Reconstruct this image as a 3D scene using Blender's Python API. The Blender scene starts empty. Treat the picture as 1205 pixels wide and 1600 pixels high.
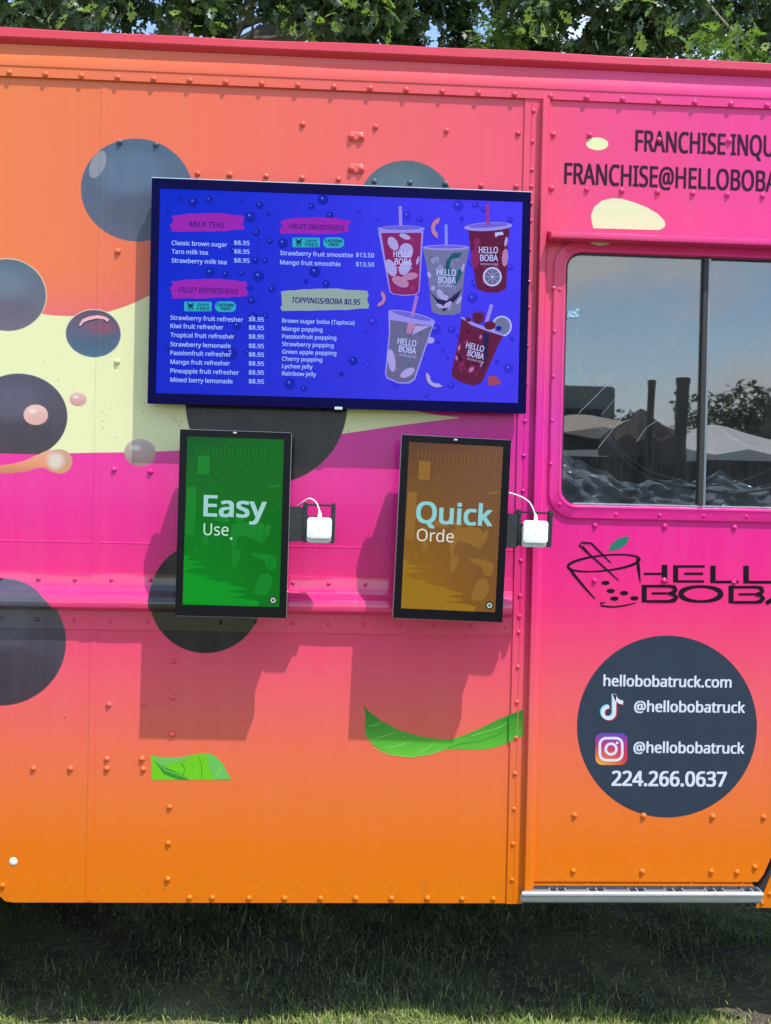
import bpy, bmesh, math, random
import numpy as np
from mathutils import Vector, Matrix
from mathutils.geometry import tessellate_polygon
random.seed(7); rng = np.random.default_rng(7)
S = bpy.context.scene; COL = S.collection
R = math.radians

# ------------------------------------------------------------------ camera
FPX = 1700.0; PXM = 0.00165                    # focal length in photo pixels, metres per pixel on the truck side
TH, PI_, RO = R(3.18), R(-0.494), R(1.264)
SKIRT = 0.356                                   # underside of the side panels above the ground
fw = Vector((math.sin(TH)*math.cos(PI_), math.cos(TH)*math.cos(PI_), math.sin(PI_)))
rt0 = fw.cross(Vector((0, 0, 1))).normalized(); up0 = rt0.cross(fw)
rt = rt0*math.cos(RO)+up0*math.sin(RO); up = -rt0*math.sin(RO)+up0*math.cos(RO)
def ray(px, py): return (fw + rt*((px-602.5)/FPX) - up*((py-800)/FPX))
CAM = Vector((0, 0, 0))
CAM.y = -FPX*PXM*math.cos(TH)
r0 = ray(600, 1411); CAM.z = SKIRT - r0.z*(-CAM.y/r0.y)
def W(px, py, d=0.0):
    """point on the plane d metres in front of the truck side that the pixel looks at"""
    r = ray(px, py); t = (-d-CAM.y)/r.y
    return CAM + r*t
def X(px, py, d=0): return W(px, py, d).x
def Z(px, py, d=0): return W(px, py, d).z
def G(px, py):
    r = ray(px, py); return CAM + r*(-CAM.z/r.z)
def at(px, py, Y):
    r = ray(px, py); return CAM + r*((Y-CAM.y)/r.y)
def mir(px, py, dist):
    """point dist metres in front of the truck whose reflection in the window shows there"""
    p = W(px, py); C2 = Vector((CAM.x, -CAM.y, CAM.z)); v = p-C2
    return C2 + v*((-CAM.y+dist)/(-CAM.y))
cd = bpy.data.cameras.new('camera'); cam = bpy.data.objects.new('camera', cd); COL.objects.link(cam)
cd.sensor_fit = 'VERTICAL'; cd.sensor_height = 24; cd.lens = 24*FPX/1600; cd.clip_start = .05; cd.clip_end = 3000
cam.matrix_world = Matrix(((rt.x, up.x, -fw.x, CAM.x), (rt.y, up.y, -fw.y, CAM.y), (rt.z, up.z, -fw.z, CAM.z), (0, 0, 0, 1)))
S.camera = cam

# ------------------------------------------------------------------ light
SA, SB = 0.80, 2.6                              # sun direction: right and up for each metre out from the truck side
sund = Vector((SA, -1, SB)).normalized()
EXPO = .98
S.view_settings.view_transform = 'Standard'; S.view_settings.look = 'None'
S.view_settings.exposure = EXPO; S.view_settings.gamma = 1; S.view_settings.use_curve_mapping = False
wd = bpy.data.worlds.new('World'); S.world = wd; wd.use_nodes = True
nt = wd.node_tree; nt.nodes.clear()
wo = nt.nodes.new('ShaderNodeOutputWorld'); bg = nt.nodes.new('ShaderNodeBackground')
sky = nt.nodes.new('ShaderNodeTexSky'); sky.sky_type = 'NISHITA'; sky.sun_disc = False
sky.sun_elevation = math.asin(sund.z); sky.sun_rotation = math.atan2(sund.x, sund.y)
sky.air_density = 1.0; sky.dust_density = 0.25; sky.ozone_density = 1.2
bg.inputs[1].default_value = 0.15
tc = nt.nodes.new('ShaderNodeTexCoord'); mp = nt.nodes.new('ShaderNodeMapping'); mp.inputs['Scale'].default_value = (1, 1, 2.6)
mp.inputs['Location'].default_value = (7.3, 4.2, 2.1)
nz = nt.nodes.new('ShaderNodeTexNoise'); nz.inputs['Scale'].default_value = 2.3; nz.inputs['Detail'].default_value = 9; nz.inputs['Roughness'].default_value = .56
rp = nt.nodes.new('ShaderNodeValToRGB'); rp.color_ramp.elements[0].position = .49; rp.color_ramp.elements[1].position = .62
mx = nt.nodes.new('ShaderNodeMix'); mx.data_type = 'RGBA'
mx.inputs[7].default_value = (5.6, 5.75, 6.1, 1)
nt.links.new(tc.outputs['Generated'], mp.inputs[0]); nt.links.new(mp.outputs[0], nz.inputs[0]); nt.links.new(nz.outputs[0], rp.inputs[0])
nt.links.new(rp.outputs[0], mx.inputs[0]); nt.links.new(sky.outputs[0], mx.inputs[6]); nt.links.new(mx.outputs[2], bg.inputs[0]); nt.links.new(bg.outputs[0], wo.inputs[0])
sl = bpy.data.lights.new('sun', 'SUN'); sl.energy = 2.85; sl.angle = R(.53); sl.color = (1, .955, .88)
so = bpy.data.objects.new('sun', sl); COL.objects.link(so); so.rotation_euler = (-sund).to_track_quat('-Z', 'Y').to_euler()
so.location = (4, -6, 12)

# ------------------------------------------------------------------ helpers: colour and materials
def lin(c):
    c = c/255.0
    return c/12.92 if c <= .04045 else ((c+.055)/1.055)**2.4
ALB = 0.74
def sc(r, g, b, k=ALB): return (lin(r)*k, lin(g)*k, lin(b)*k, 1)          # colour seen in sun on the side -> base colour
def em(r, g, b): k = 2**-EXPO; return (lin(r)*k, lin(g)*k, lin(b)*k, 1)     # colour of a lit screen
def mat(name, col=(.5, .5, .5, 1), rough=.5, metal=0, spec=.5, bump=None, var=0, emit=None, coat=0):
    m = bpy.data.materials.new(name); m.use_nodes = True; t = m.node_tree; b = t.nodes['Principled BSDF']
    if len(col) == 3: col = (*col, 1)
    b.inputs['Base Color'].default_value = col; b.inputs['Roughness'].default_value = rough; b.inputs['Metallic'].default_value = metal
    b.inputs['Specular IOR Level'].default_value = spec; b.inputs['Coat Weight'].default_value = coat; b.inputs['Coat Roughness'].default_value = .08
    if emit: b.inputs['Emission Color'].default_value = emit; b.inputs['Emission Strength'].default_value = 1
    c = t.nodes.new('ShaderNodeTexCoord')
    if bump:
        n = t.nodes.new('ShaderNodeTexNoise'); n.inputs['Scale'].default_value = bump[0]; n.inputs['Detail'].default_value = 5
        bp = t.nodes.new('ShaderNodeBump'); bp.inputs['Strength'].default_value = bump[1]; bp.inputs['Distance'].default_value = .01
        t.links.new(c.outputs['Object'], n.inputs[0]); t.links.new(n.outputs[0], bp.inputs['Height']); t.links.new(bp.outputs[0], b.inputs['Normal'])
    if var:
        n = t.nodes.new('ShaderNodeTexNoise'); n.inputs['Scale'].default_value = 14; n.inputs['Detail'].default_value = 6
        h = t.nodes.new('ShaderNodeMix'); h.data_type = 'RGBA'; h.inputs[6].default_value = tuple(x*(1-var) for x in col[:3])+(1,)
        h.inputs[7].default_value = tuple(min(1, x*(1+var)) for x in col[:3])+(1,)
        t.links.new(c.outputs['Object'], n.inputs[0]); t.links.new(n.outputs[0], h.inputs[0]); t.links.new(h.outputs[2], b.inputs['Base Color'])
    return m
class NB:
    def __init__(s, t): s.t = t
    def new(s, k): return s.t.nodes.new(k)
    def put(s, v, inp):
        if isinstance(v, bpy.types.NodeSocket): s.t.links.new(v, inp)
        else: inp.default_value = v
    def m(s, op, a, b=None, c=None, clamp=False):
        n = s.new('ShaderNodeMath'); n.operation = op; n.use_clamp = clamp; s.put(a, n.inputs[0])
        if b is not None: s.put(b, n.inputs[1])
        if c is not None: s.put(c, n.inputs[2])
        return n.outputs[0]
    def mix(s, f, a, b):
        n = s.new('ShaderNodeMix'); n.data_type = 'RGBA'; s.put(f, n.inputs[0]); s.put(a, n.inputs[6]); s.put(b, n.inputs[7]); return n.outputs[2]
    def rng(s, v, a, b, smooth=False):
        n = s.new('ShaderNodeMapRange'); n.interpolation_type = 'SMOOTHSTEP' if smooth else 'LINEAR'
        s.put(v, n.inputs[0]); n.inputs[1].default_value = a; n.inputs[2].default_value = b; n.clamp = True; return n.outputs[0]
    def ramp(s, f, stops):
        n = s.new('ShaderNodeValToRGB'); e = n.color_ramp.elements
        while len(e) < len(stops): e.new(.5)
        for q, (p, c) in zip(e, sorted(stops, key=lambda z: z[0])): q.position = p; q.color = c
        s.put(f, n.inputs[0]); return n.outputs[0]
    def noise(s, vec, scale, detail=3, rough=.5):
        n = s.new('ShaderNodeTexNoise'); n.inputs['Scale'].default_value = scale; n.inputs['Detail'].default_value = detail; n.inputs['Roughness'].default_value = rough
        s.put(vec, n.inputs[0]); return n.outputs[0]
    def curve(s, x, x0, x1, z0, z1, pts):
        n = s.new('ShaderNodeFloatCurve'); c = n.mapping.curves[0]
        q = [((a-x0)/(x1-x0), (b-z0)/(z1-z0)) for a, b in pts]
        c.points[0].location = q[0]; c.points[1].location = q[-1]
        for p in q[1:-1]: c.points.new(*p)
        n.mapping.update(); s.put(s.rng(x, x0, x1), n.inputs['Value'])
        return s.m('ADD', s.m('MULTIPLY', n.outputs[0], z1-z0), z0)

# ------------------------------------------------------------------ helpers: objects
def link(name, me, m, parent=None, loc=None, smooth=False):
    o = bpy.data.objects.new(name, me); COL.objects.link(o)
    if m is not None and not me.materials:
        for q in (m if isinstance(m, list) else [m]): me.materials.append(q)
    if parent: o.parent = parent
    if loc is not None: o.location = loc
    if smooth: me.polygons.foreach_set('use_smooth', [True]*len(me.polygons))
    return o
def empty(name, loc=(0, 0, 0), rot=(0, 0, 0)):
    o = bpy.data.objects.new(name, None); COL.objects.link(o); o.location = loc; o.rotation_euler = rot; o.empty_display_size = .1; return o
def tag(o, label=None, cat=None, group=None, kind=None):
    for k, v in (('label', label), ('category', cat), ('group', group), ('kind', kind)):
        if v: o[k] = v
    return o
class MB:
    def __init__(s): s.v = []; s.f = []; s.mi = []
    def add(s, vs, fs, mi=0):
        b = len(s.v); s.v += [tuple(v) for v in vs]; s.f += [tuple(i+b for i in f) for f in fs]; s.mi += [mi]*len(fs)
    def box(s, x0, x1, y0, y1, z0, z1, mi=0, bev=0):
        if bev:
            bm = bmesh.new(); bmesh.ops.create_cube(bm, size=1)
            for v in bm.verts: v.co = Vector(((x0+x1)/2+v.co.x*(x1-x0), (y0+y1)/2+v.co.y*(y1-y0), (z0+z1)/2+v.co.z*(z1-z0)))
            bmesh.ops.bevel(bm, geom=bm.edges[:]+bm.verts[:], offset=bev, segments=2, affect='EDGES')
            bm.verts.index_update(); s.add([v.co[:] for v in bm.verts], [[v.index for v in f.verts] for f in bm.faces], mi); bm.free(); return
        s.add([(x0, y0, z0), (x1, y0, z0), (x1, y1, z0), (x0, y1, z0), (x0, y0, z1), (x1, y0, z1), (x1, y1, z1), (x0, y1, z1)],
              [(0, 3, 2, 1), (4, 5, 6, 7), (0, 1, 5, 4), (1, 2, 6, 5), (2, 3, 7, 6), (3, 0, 4, 7)], mi)
    def plate(s, outer, holes, ya, yb, mi=0):
        """outline in (x,z), front face at y=ya, back at y=yb (ya<yb)"""
        loops = [outer]+holes; flat = [p for l in loops for p in l]; n = len(flat)
        tr = tessellate_polygon([[Vector((p[0], p[1], 0)) for p in l] for l in loops])
        fs = []
        for t in tr:
            a, b, c = (flat[i] for i in t)
            ar = (b[0]-a[0])*(c[1]-a[1])-(c[0]-a[0])*(b[1]-a[1])
            t = tuple(t) if ar > 0 else tuple(reversed(t))
            fs.append(t); fs.append(tuple(i+n for i in reversed(t)))
        k = 0
        for li, l in enumerate(loops):
            m_ = len(l); A = sum(l[i][0]*l[(i+1) % m_][1]-l[(i+1) % m_][0]*l[i][1] for i in range(m_))
            for i in range(m_):
                a, b = k+i, k+(i+1) % m_
                q = (a, a+n, b+n, b)
                if (A > 0) == (li == 0): q = q[::-1]
                fs.append(q[::-1] if False else q)
            k += m_
        s.add([(p[0], ya, p[1]) for p in flat]+[(p[0], yb, p[1]) for p in flat], fs, mi)
    def prof_x(s, prof, x0, x1, mi=0, n=1):
        """profile [(depth,z)] extruded along x"""
        k = len(prof)
        for j in range(n+1):
            x = x0+(x1-x0)*j/n
            s.v += [(x, -d, z) for d, z in prof]
        b = len(s.v)-k*(n+1)
        for j in range(n):
            for i in range(k-1):
                a = b+j*k+i; s.f.append((a, a+k, a+k+1, a+1)); s.mi.append(mi)
        s.f.append(tuple(b+i for i in range(k))); s.mi.append(mi)
        s.f.append(tuple(b+n*k+i for i in reversed(range(k)))); s.mi.append(mi)
    def prof_z(s, prof, z0, z1, mi=0):
        k = len(prof); b = len(s.v)
        s.v += [(x, -d, z0) for x, d in prof]+[(x, -d, z1) for x, d in prof]
        for i in range(k-1): s.f.append((b+i, b+i+1, b+k+i+1, b+k+i)); s.mi.append(mi)
        s.f.append(tuple(b+i for i in reversed(range(k)))); s.f.append(tuple(b+k+i for i in range(k))); s.mi += [mi, mi]
    def tube(s, pts, r, seg=8, mi=0, cap=True):
        pts = [Vector(p) for p in pts]; b = len(s.v); rs = r if isinstance(r, (list, tuple)) else [r]*len(pts)
        ref = Vector((.31, .2, .93))
        for i, p in enumerate(pts):
            d = (pts[min(i+1, len(pts)-1)]-pts[max(i-1, 0)]).normalized()
            u = d.cross(ref).normalized(); w = d.cross(u)
            s.v += [tuple(p+(u*math.cos(2*math.pi*k/seg)+w*math.sin(2*math.pi*k/seg))*rs[i]) for k in range(seg)]
        for i in range(len(pts)-1):
            for k in range(seg):
                a = b+i*seg+k; c = b+i*seg+(k+1) % seg; s.f.append((a, c, c+seg, a+seg)); s.mi.append(mi)
        if cap:
            s.f.append(tuple(b+k for k in reversed(range(seg)))); s.f.append(tuple(b+(len(pts)-1)*seg+k for k in range(seg))); s.mi += [mi, mi]
    def loops(s, ls, mi=0, closed=True):
        n = len(ls[0]); b = len(s.v)
        for l in ls: s.v += [tuple(p) for p in l]
        for j in range(len(ls)-1):
            for i in range(n):
                a = b+j*n+i; c = b+j*n+(i+1) % n; s.f.append((a, c, c+n, a+n)); s.mi.append(mi)
    def mesh(s, name):
        me = bpy.data.meshes.new(name); me.from_pydata(s.v, [], s.f); me.polygons.foreach_set('material_index', s.mi); me.update(); return me
    def build(s, name, m, parent=None, loc=None, smooth=False, auto=None):
        me = s.mesh(name); o = link(name, me, m, parent, loc, smooth)
        if auto is not None:
            bm = bmesh.new(); bm.from_mesh(me); bmesh.ops.recalc_face_normals(bm, faces=bm.faces)
            for e in bm.edges: e.smooth = not (len(e.link_faces) != 2 or e.calc_face_angle(0) > auto)
            for f in bm.faces: f.smooth = True
            bm.to_mesh(me); bm.free()
        return o
def rrect(x0, x1, z0, z1, r, n=8):
    o = []
    for cx, cz, a in ((x1-r, z0+r, -90), (x1-r, z1-r, 0), (x0+r, z1-r, 90), (x0+r, z0+r, 180)):
        for k in range(n+1): t = R(a+90*k/n); o.append((cx+r*math.cos(t), cz+r*math.sin(t)))
    return o

# ------------------------------------------------------------------ flat print on a plane
FONTCACHE = {}
try:                                             # the sans face that ships with Blender, else its built-in one
    FONT = bpy.data.fonts.load(bpy.utils.resource_path('LOCAL')+'/datafiles/fonts/NotoSansHebrew-Regular.woff2')
except Exception:
    FONT = None
def glyphs(txt, off, space=1.0):
    k = (txt, off, space)
    if k not in FONTCACHE:
        cu = bpy.data.curves.new('lettering', 'FONT'); cu.body = txt; cu.size = 1; cu.offset = off; cu.resolution_u = 4; cu.space_character = space
        if FONT: cu.font = FONT
        ob = bpy.data.objects.new('lettering', cu); COL.objects.link(ob)
        dg = bpy.context.evaluated_depsgraph_get(); me = bpy.data.meshes.new_from_object(ob.evaluated_get(dg))
        v = [(a.co.x, a.co.y) for a in me.vertices]; f = [tuple(p.vertices) for p in me.polygons]
        bpy.data.objects.remove(ob); bpy.data.curves.remove(cu); bpy.data.meshes.remove(me)
        FONTCACHE[k] = (v, f)
    return FONTCACHE[k]
CAPH = [None]
class Printer:
    """flat print: pixel positions become points of one real plane (uv), laid in thin layers"""
    def __init__(s, uv, d0=0.0): s.uv = uv; s.mb = MB(); s.mats = []; s.d0 = d0
    def mi(s, m):
        if m not in s.mats: s.mats.append(m)
        return s.mats.index(m)
    def y(s, L): return -(s.d0+.0003*L)
    def poly(s, pts, m, L=1):
        q = [s.uv(*p) for p in pts]; n = len(q)
        if sum(q[i][0]*q[(i+1) % n][1]-q[(i+1) % n][0]*q[i][1] for i in range(n)) < 0: q = q[::-1]
        s.mb.add([(a, s.y(L), b) for a, b in q], [tuple(range(n))], s.mi(m))
    def ell(s, cx, cy, rx, ry, m, L=1, rot=0, n=28, a0=0, a1=360):
        c, d = math.cos(R(rot)), math.sin(R(rot)); p = []
        for k in range(n if a1-a0 >= 360 else n+1):
            t = R(a0+(a1-a0)*k/n); x, y = rx*math.cos(t), ry*math.sin(t); p.append((cx+x*c-y*d, cy+x*d+y*c))
        s.poly(p, m, L)
    def ring(s, cx, cy, rx, ry, w, m, L=1, rot=0, n=36, a0=0, a1=360, wf=None):
        pts = []
        c, d = math.cos(R(rot)), math.sin(R(rot))
        for k in range(n+1):
            t = R(a0+(a1-a0)*k/n); x, y = rx*math.cos(t), ry*math.sin(t); pts.append((cx+x*c-y*d, cy+x*d+y*c))
        s.line(pts, w if wf is None else [wf(k/n) for k in range(n+1)], m, L)
    def line(s, pts, w, m, L=1):
        ws = w if isinstance(w, list) else [w]*len(pts); l = []; r = []
        for i, p in enumerate(pts):
            a = pts[max(i-1, 0)]; b = pts[min(i+1, len(pts)-1)]
            if i == 0 and pts[0] == pts[-1]: a = pts[-2]
            if i == len(pts)-1 and pts[0] == pts[-1]: b = pts[1]
            dx, dy = b[0]-a[0], b[1]-a[1]; k = math.hypot(dx, dy) or 1
            nx, ny = -dy/k*ws[i]/2, dx/k*ws[i]/2; l.append((p[0]+nx, p[1]+ny)); r.append((p[0]-nx, p[1]-ny))
        for i in range(len(pts)-1): s.poly([l[i], l[i+1], r[i+1], r[i]], m, L)
    def text(s, txt, xl, xr, yb, h, m, L=1, off=.0, slant=0, rot=0, space=1.0, lead=None):
        """left, right pixel of the ink, baseline pixel at the left end, capital height in pixels"""
        v, f = glyphs(txt, 0, space)
        if CAPH[0] is None:
            hv, _ = glyphs('H', 0); CAPH[0] = max(p[1] for p in hv)
        x0 = min(p[0] for p in v); x1 = max(p[0] for p in v)
        if lead: lv, _ = glyphs(lead, 0, space); x1 = max(p[0] for p in lv)     # xr is where the first letters end
        ul, vl = s.uv(xl, yb); ur, _ = s.uv(xr, yb); ut, vt = s.uv(xl, yb-h)
        sx = (ur-ul)/(x1-x0); sz = (vt-vl)/CAPH[0]; c, d = math.cos(R(rot)), math.sin(R(rot))
        P = []
        for a, b in v:
            x = (a-x0)*sx+slant*b*sz; z = b*sz; P.append((ul+x*c+z*d, s.y(L), vl-x*d+z*c))
        e = off*1.25*abs(sz); strikes = [(0, 0)] if off <= 0 else [(-e, -e*.6), (e, -e*.6), (0, 0), (-e, e*.6), (e, e*.6)]
        for q, (ex, ez) in enumerate(strikes):
            for i, fc in enumerate(f): s.mb.add([(P[t][0]+ex, P[t][1]-q*.00006-(i % 5)*.00001, P[t][2]+ez) for t in fc], [tuple(range(len(fc)))], s.mi(m))       # heavier weight
    def build(s, name, parent, **k): return s.mb.build(name, s.mats, parent, **k)

# ================================================================== THE TRUCK
truck = tag(empty('food_truck', (0.2, 0, 0)), 'orange and pink wrapped boba food truck with the menu screen on its side', 'food truck')
TX = truck.location.x
truck_off = Vector((-TX, 0, 0))
def TP(o): o.parent = truck; o.location = truck_off if o.location.length < 1e-9 else o.location+truck_off; return o

# ---- the wrap: one printed vinyl for every painted piece of the body, laid out in the truck's own space
def wrap_material(name, rough=.30, bumpy=.06, coat=.26):
    m = bpy.data.materials.new(name); m.use_nodes = True; t = m.node_tree; N = NB(t); b = t.nodes['Principled BSDF']
    tcn = N.new('ShaderNodeTexCoord'); tcn.object = truck
    mpn = N.new('ShaderNodeMapping'); mpn.inputs['Location'].default_value = (TX, 0, 0); t.links.new(tcn.outputs['Object'], mpn.inputs[0])
    P = mpn.outputs[0]; sep = N.new('ShaderNodeSeparateXYZ'); t.links.new(P, sep.inputs[0]); x, z = sep.outputs[0], sep.outputs[2]
    xl, xr = X(0, 300), X(1205, 300)
    up_ = N.ramp(N.rng(x, xl, xr), [(0, sc(244, 126, 66)), (.25, sc(243, 110, 78)), (.5, sc(241, 93, 98)), (.68, sc(243, 80, 114)), (.76, sc(243, 70, 132)), (1, sc(243, 58, 150))])
    zt, zb = Z(600, 660), Z(600, 1411)
    stops = [(660, (232, 36, 168)), (730, (243, 36, 160)), (850, (247, 38, 146)), (930, (250, 48, 132)), (1000, (249, 74, 120)), (1100, (247, 100, 104)), (1180, (245, 113, 78)),
             (1260, (243, 121, 50)), (1330, (243, 122, 14)), (1411, (241, 127, 0))]
    lo_ = N.ramp(N.rng(z, zb, zt), [((Z(600, y)-zb)/(zt-zb), sc(*c)) for y, c in stops])
    col = N.mix(N.rng(z, Z(800, 690), Z(800, 430), True), lo_, up_)
    # cream band between the orange and the magenta
    x0, x1 = X(-700, 600), X(717, 652); zz0, zz1 = Z(300, 760), Z(300, 330)
    def pts(l): return [(W(*p).x, W(*p).z) for p in l]
    upc = N.curve(x, x0, x1, zz0, zz1, pts([(-700, 540), (-300, 430), (-120, 425), (0, 466), (35, 482), (70, 491), (110, 494), (150, 491), (180, 484), (210, 473), (240, 458), (320, 412), (430, 420), (540, 540), (610, 625), (650, 642), (717, 652)]))
    loc_ = N.curve(x, x0, x1, zz0, zz1, pts([(-700, 700), (-300, 712), (0, 711), (110, 708), (277, 704), (430, 691), (540, 677), (630, 664), (717, 653)]))
    K = 1/.0016
    band = N.m('MULTIPLY', N.m('MULTIPLY_ADD', N.m('SUBTRACT', upc, z), K, .5, True), N.m('MULTIPLY_ADD', N.m('SUBTRACT', z, loc_), K, .5, True))
    band = N.m('MULTIPLY', band, N.m('LESS_THAN', x, x1))
    cream = N.mix(N.noise(P, 3.0, 2), sc(238, 236, 178), sc(241, 240, 190))
    col = N.mix(band, col, cream)
    wn = N.noise(P, 9, 2)
    def ell(cx, cy, rx, ry, col, paint, warp=0, edge=1.6, rot=0, k=1):
        c = W(cx, cy); ax, az = rx*PXM, ry*PXM
        dx = N.m('SUBTRACT', x, c.x); dz = N.m('SUBTRACT', z, c.z)
        if rot:
            cc, ss = math.cos(R(rot)), math.sin(R(rot))
            dx, dz = N.m('ADD', N.m('MULTIPLY', dx, cc), N.m('MULTIPLY', dz, ss)), N.m('SUBTRACT', N.m('MULTIPLY', dz, cc), N.m('MULTIPLY', dx, ss))
        d = N.m('SQRT', N.m('ADD', N.m('POWER', N.m('ABSOLUTE', N.m('DIVIDE', dx, ax)), 2), N.m('POWER', N.m('ABSOLUTE', N.m('DIVIDE', dz, az)), 2)))
        if warp: d = N.m('MULTIPLY', d, N.m('ADD', 1-warp/2, N.m('MULTIPLY', wn, warp)))
        mk = N.m('MULTIPLY_ADD', N.m('SUBTRACT', 1, d), ax/(edge*PXM), .5, True)
        if k != 1: mk = N.m('MULTIPLY', mk, k)
        if isinstance(paint, list):
            paint = N.ramp(N.rng(z, c.z-az, c.z+az), [(0, paint[0]), (1, paint[1])])
        return N.mix(mk, col, paint)
    blue = [sc(92, 94, 116), sc(76, 98, 122)]; plum = [sc(64, 50, 64), sc(80, 76, 98)]; dark = [sc(30, 21, 36), sc(36, 28, 44)]
    rim = sc(238, 236, 200)
    def boba(col, cx, cy, rx, ry, p, warp=0, rimmed=True):
        if rimmed: col = ell(cx, cy, rx+.9, ry+.9, col, rim, warp)
        col = ell(cx, cy, rx, ry, col, p, warp)
        lt = tuple(min(1, v*1.7+.015) for v in p[1][:3])+(1,); dk = tuple(v*.62 for v in p[0][:3])+(1,)
        col = ell(cx+rx*.10, cy+ry*.42, rx*.62, ry*.36, col, dk, .2, edge=26, k=.35)
        return ell(cx-rx*.12, cy-ry*.34, rx*.60, ry*.42, col, lt, .3, edge=30, k=.35)
    col = boba(col, 214, 297, 85, 79, blue, rimmed=False)
    col = ell(153, 257, 11, 22, col, sc(150, 150, 160), rot=-22, k=.85)
    col = boba(col, 635, 322, 75, 71, [sc(84, 96, 116), sc(72, 98, 112)], rimmed=False)
    col = boba(col, 12, 461, 58, 55, [sc(118, 100, 118), sc(88, 108, 126)])
    col = boba(col, 146, 521, 42, 36, [sc(72, 108, 134), sc(96, 66, 96)], .12)
    col = ell(160, 512, 22, 9, col, sc(150, 70, 90), .3, edge=16, k=.6)
    col = boba(col, 30, 650, 73, 65, plum)
    # the big one is cut straight by the magenta on its lower side
    col = N.mix(N.m('MULTIPLY', N.m('LESS_THAN', z, Z(60, 710)), N.m('MULTIPLY', N.m('GREATER_THAN', z, Z(60, 722)), N.m('LESS_THAN', x, X(112, 710)))), col, lo_)
    col = boba(col, 417, 631, 125, 125, dark, rimmed=False)
    col = boba(col, 322, 934, 86, 86, dark, rimmed=False)
    col = boba(col, 1, 1003, 99, 98, plum, rimmed=False)
    # milk drops
    def drop(col, cx, cy, rx, ry, a, b_, warp=.25, hx=-.25, hy=-.35):
        col = ell(cx, cy, rx, ry, col, [a, b_], warp)
        col = ell(cx+rx*.25, cy+ry*.3, rx*.7, ry*.6, col, sc(215, 170, 165), .2, edge=8, k=.4)
        return ell(cx+rx*hx, cy+ry*hy, rx*.3, ry*.22, col, sc(250, 225, 220), 0, edge=4, k=.8)
    col = drop(col, 122, 624, 13, 10.5, sc(205, 135, 135), sc(240, 190, 190))
    col = drop(col, 56, 648, 18.5, 16, sc(232, 172, 160), sc(242, 196, 186), .15)
    col = drop(col, 219, 707, 24, 21, sc(150, 120, 112), sc(206, 186, 184), .12)
    # caramel spoon shaped drip
    sx0, sx1 = X(-300, 735), X(96, 720); sz0, sz1 = Z(50, 760), Z(50, 690)
    u_ = N.curve(x, sx0, sx1, sz0, sz1, pts([(-300, 735), (0, 727), (30, 722), (60, 710), (80, 703), (96, 702)]))
    l_ = N.curve(x, sx0, sx1, sz0, sz1, pts([(-300, 745), (0, 740), (40, 737), (66, 731), (80, 737), (96, 740)]))
    sp = N.m('MULTIPLY', N.m('MULTIPLY', N.m('MULTIPLY_ADD', N.m('SUBTRACT', u_, z), K, .5, True), N.m('MULTIPLY_ADD', N.m('SUBTRACT', z, l_), K, .5, True)), N.m('LESS_THAN', x, sx1))
    col = N.mix(sp, col, N.ramp(N.rng(z, Z(40, 742), Z(40, 705)), [(0, sc(200, 120, 90)), (.5, sc(240, 150, 110)), (1, sc(236, 170, 140))]))
    col = ell(94, 721, 18.5, 18.5, col, [sc(215, 150, 110), sc(206, 160, 140)])
    col = ell(87, 720, 12, 12, col, sc(232, 222, 215), edge=9, k=.75)
    # cream spots on the cab side
    col = ell(933, 225, 17.5, 10, col, cream, .15)
        # fine scuffs and the grime that gathers on the light vinyl
    sm = N.m('MULTIPLY', band, N.m('MULTIPLY', N.rng(N.noise(P, 55, 6, .7), .63, .70), N.rng(N.noise(P, 5, 2), .5, .62)))
    col = N.mix(N.m('MULTIPLY', sm, .5), col, sc(70, 66, 50))
    v2 = N.new('ShaderNodeVectorMath'); v2.operation = 'MULTIPLY'; t.links.new(P, v2.inputs[0]); v2.inputs[1].default_value = (22, 22, 1.3)
    dust = N.m('MULTIPLY', N.rng(N.noise(v2.outputs[0], 1, 4, .6), .45, .8), N.rng(z, Z(600, 1411), Z(600, 1180)))
    low = N.m('MULTIPLY', N.rng(N.noise(P, 30, 6, .7), .45, .75), N.rng(z, Z(600, 1330), Z(600, 1412)))
    col = N.mix(N.m('MULTIPLY', dust, .035), col, sc(225, 200, 190))
    col = N.mix(N.m('MULTIPLY', low, .22), col, sc(120, 80, 40))
    t.links.new(col, b.inputs['Base Color'])
    rr = N.m('ADD', rough, N.m('MULTIPLY', N.noise(P, 12, 4), .12)); t.links.new(rr, b.inputs['Roughness'])
    b.inputs['Specular IOR Level'].default_value = .24; b.inputs['Coat Weight'].default_value = coat; b.inputs['Coat Roughness'].default_value = .07
    bp = N.new('ShaderNodeBump'); bp.inputs['Strength'].default_value = bumpy; bp.inputs['Distance'].default_value = .03
    h = N.m('ADD', N.m('MULTIPLY', N.noise(P, 2.6, 2), 1.0), N.m('MULTIPLY', N.noise(P, 14, 2), .06)); t.links.new(h, bp.inputs['Height'])
    bp2 = N.new('ShaderNodeBump'); bp2.inputs['Strength'].default_value = .12; bp2.inputs['Distance'].default_value = .001
    t.links.new(N.noise(P, 420, 2), bp2.inputs['Height']); t.links.new(bp.outputs[0], bp2.inputs['Normal']); t.links.new(bp2.outputs[0], b.inputs['Normal'])
    return m
WRAP = wrap_material('printed_vinyl_wrap'); WRAP_RAIL = wrap_material('glossy_vinyl_on_rail', .16, .03, 1.0)
M_dark = mat('dark_gap', (.006, .006, .007), .8); M_black = mat('black_plastic', (.018, .018, .022), .42, bump=(60, .15)); M_rubber = mat('black_rubber', (.02, .02, .022), .6)
M_alu = mat('brushed_aluminium', (.62, .64, .67), .34, metal=1, bump=(90, .1), var=.12); M_steel = mat('galvanised_steel', (.35, .35, .37), .45, metal=1, var=.2)
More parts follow.
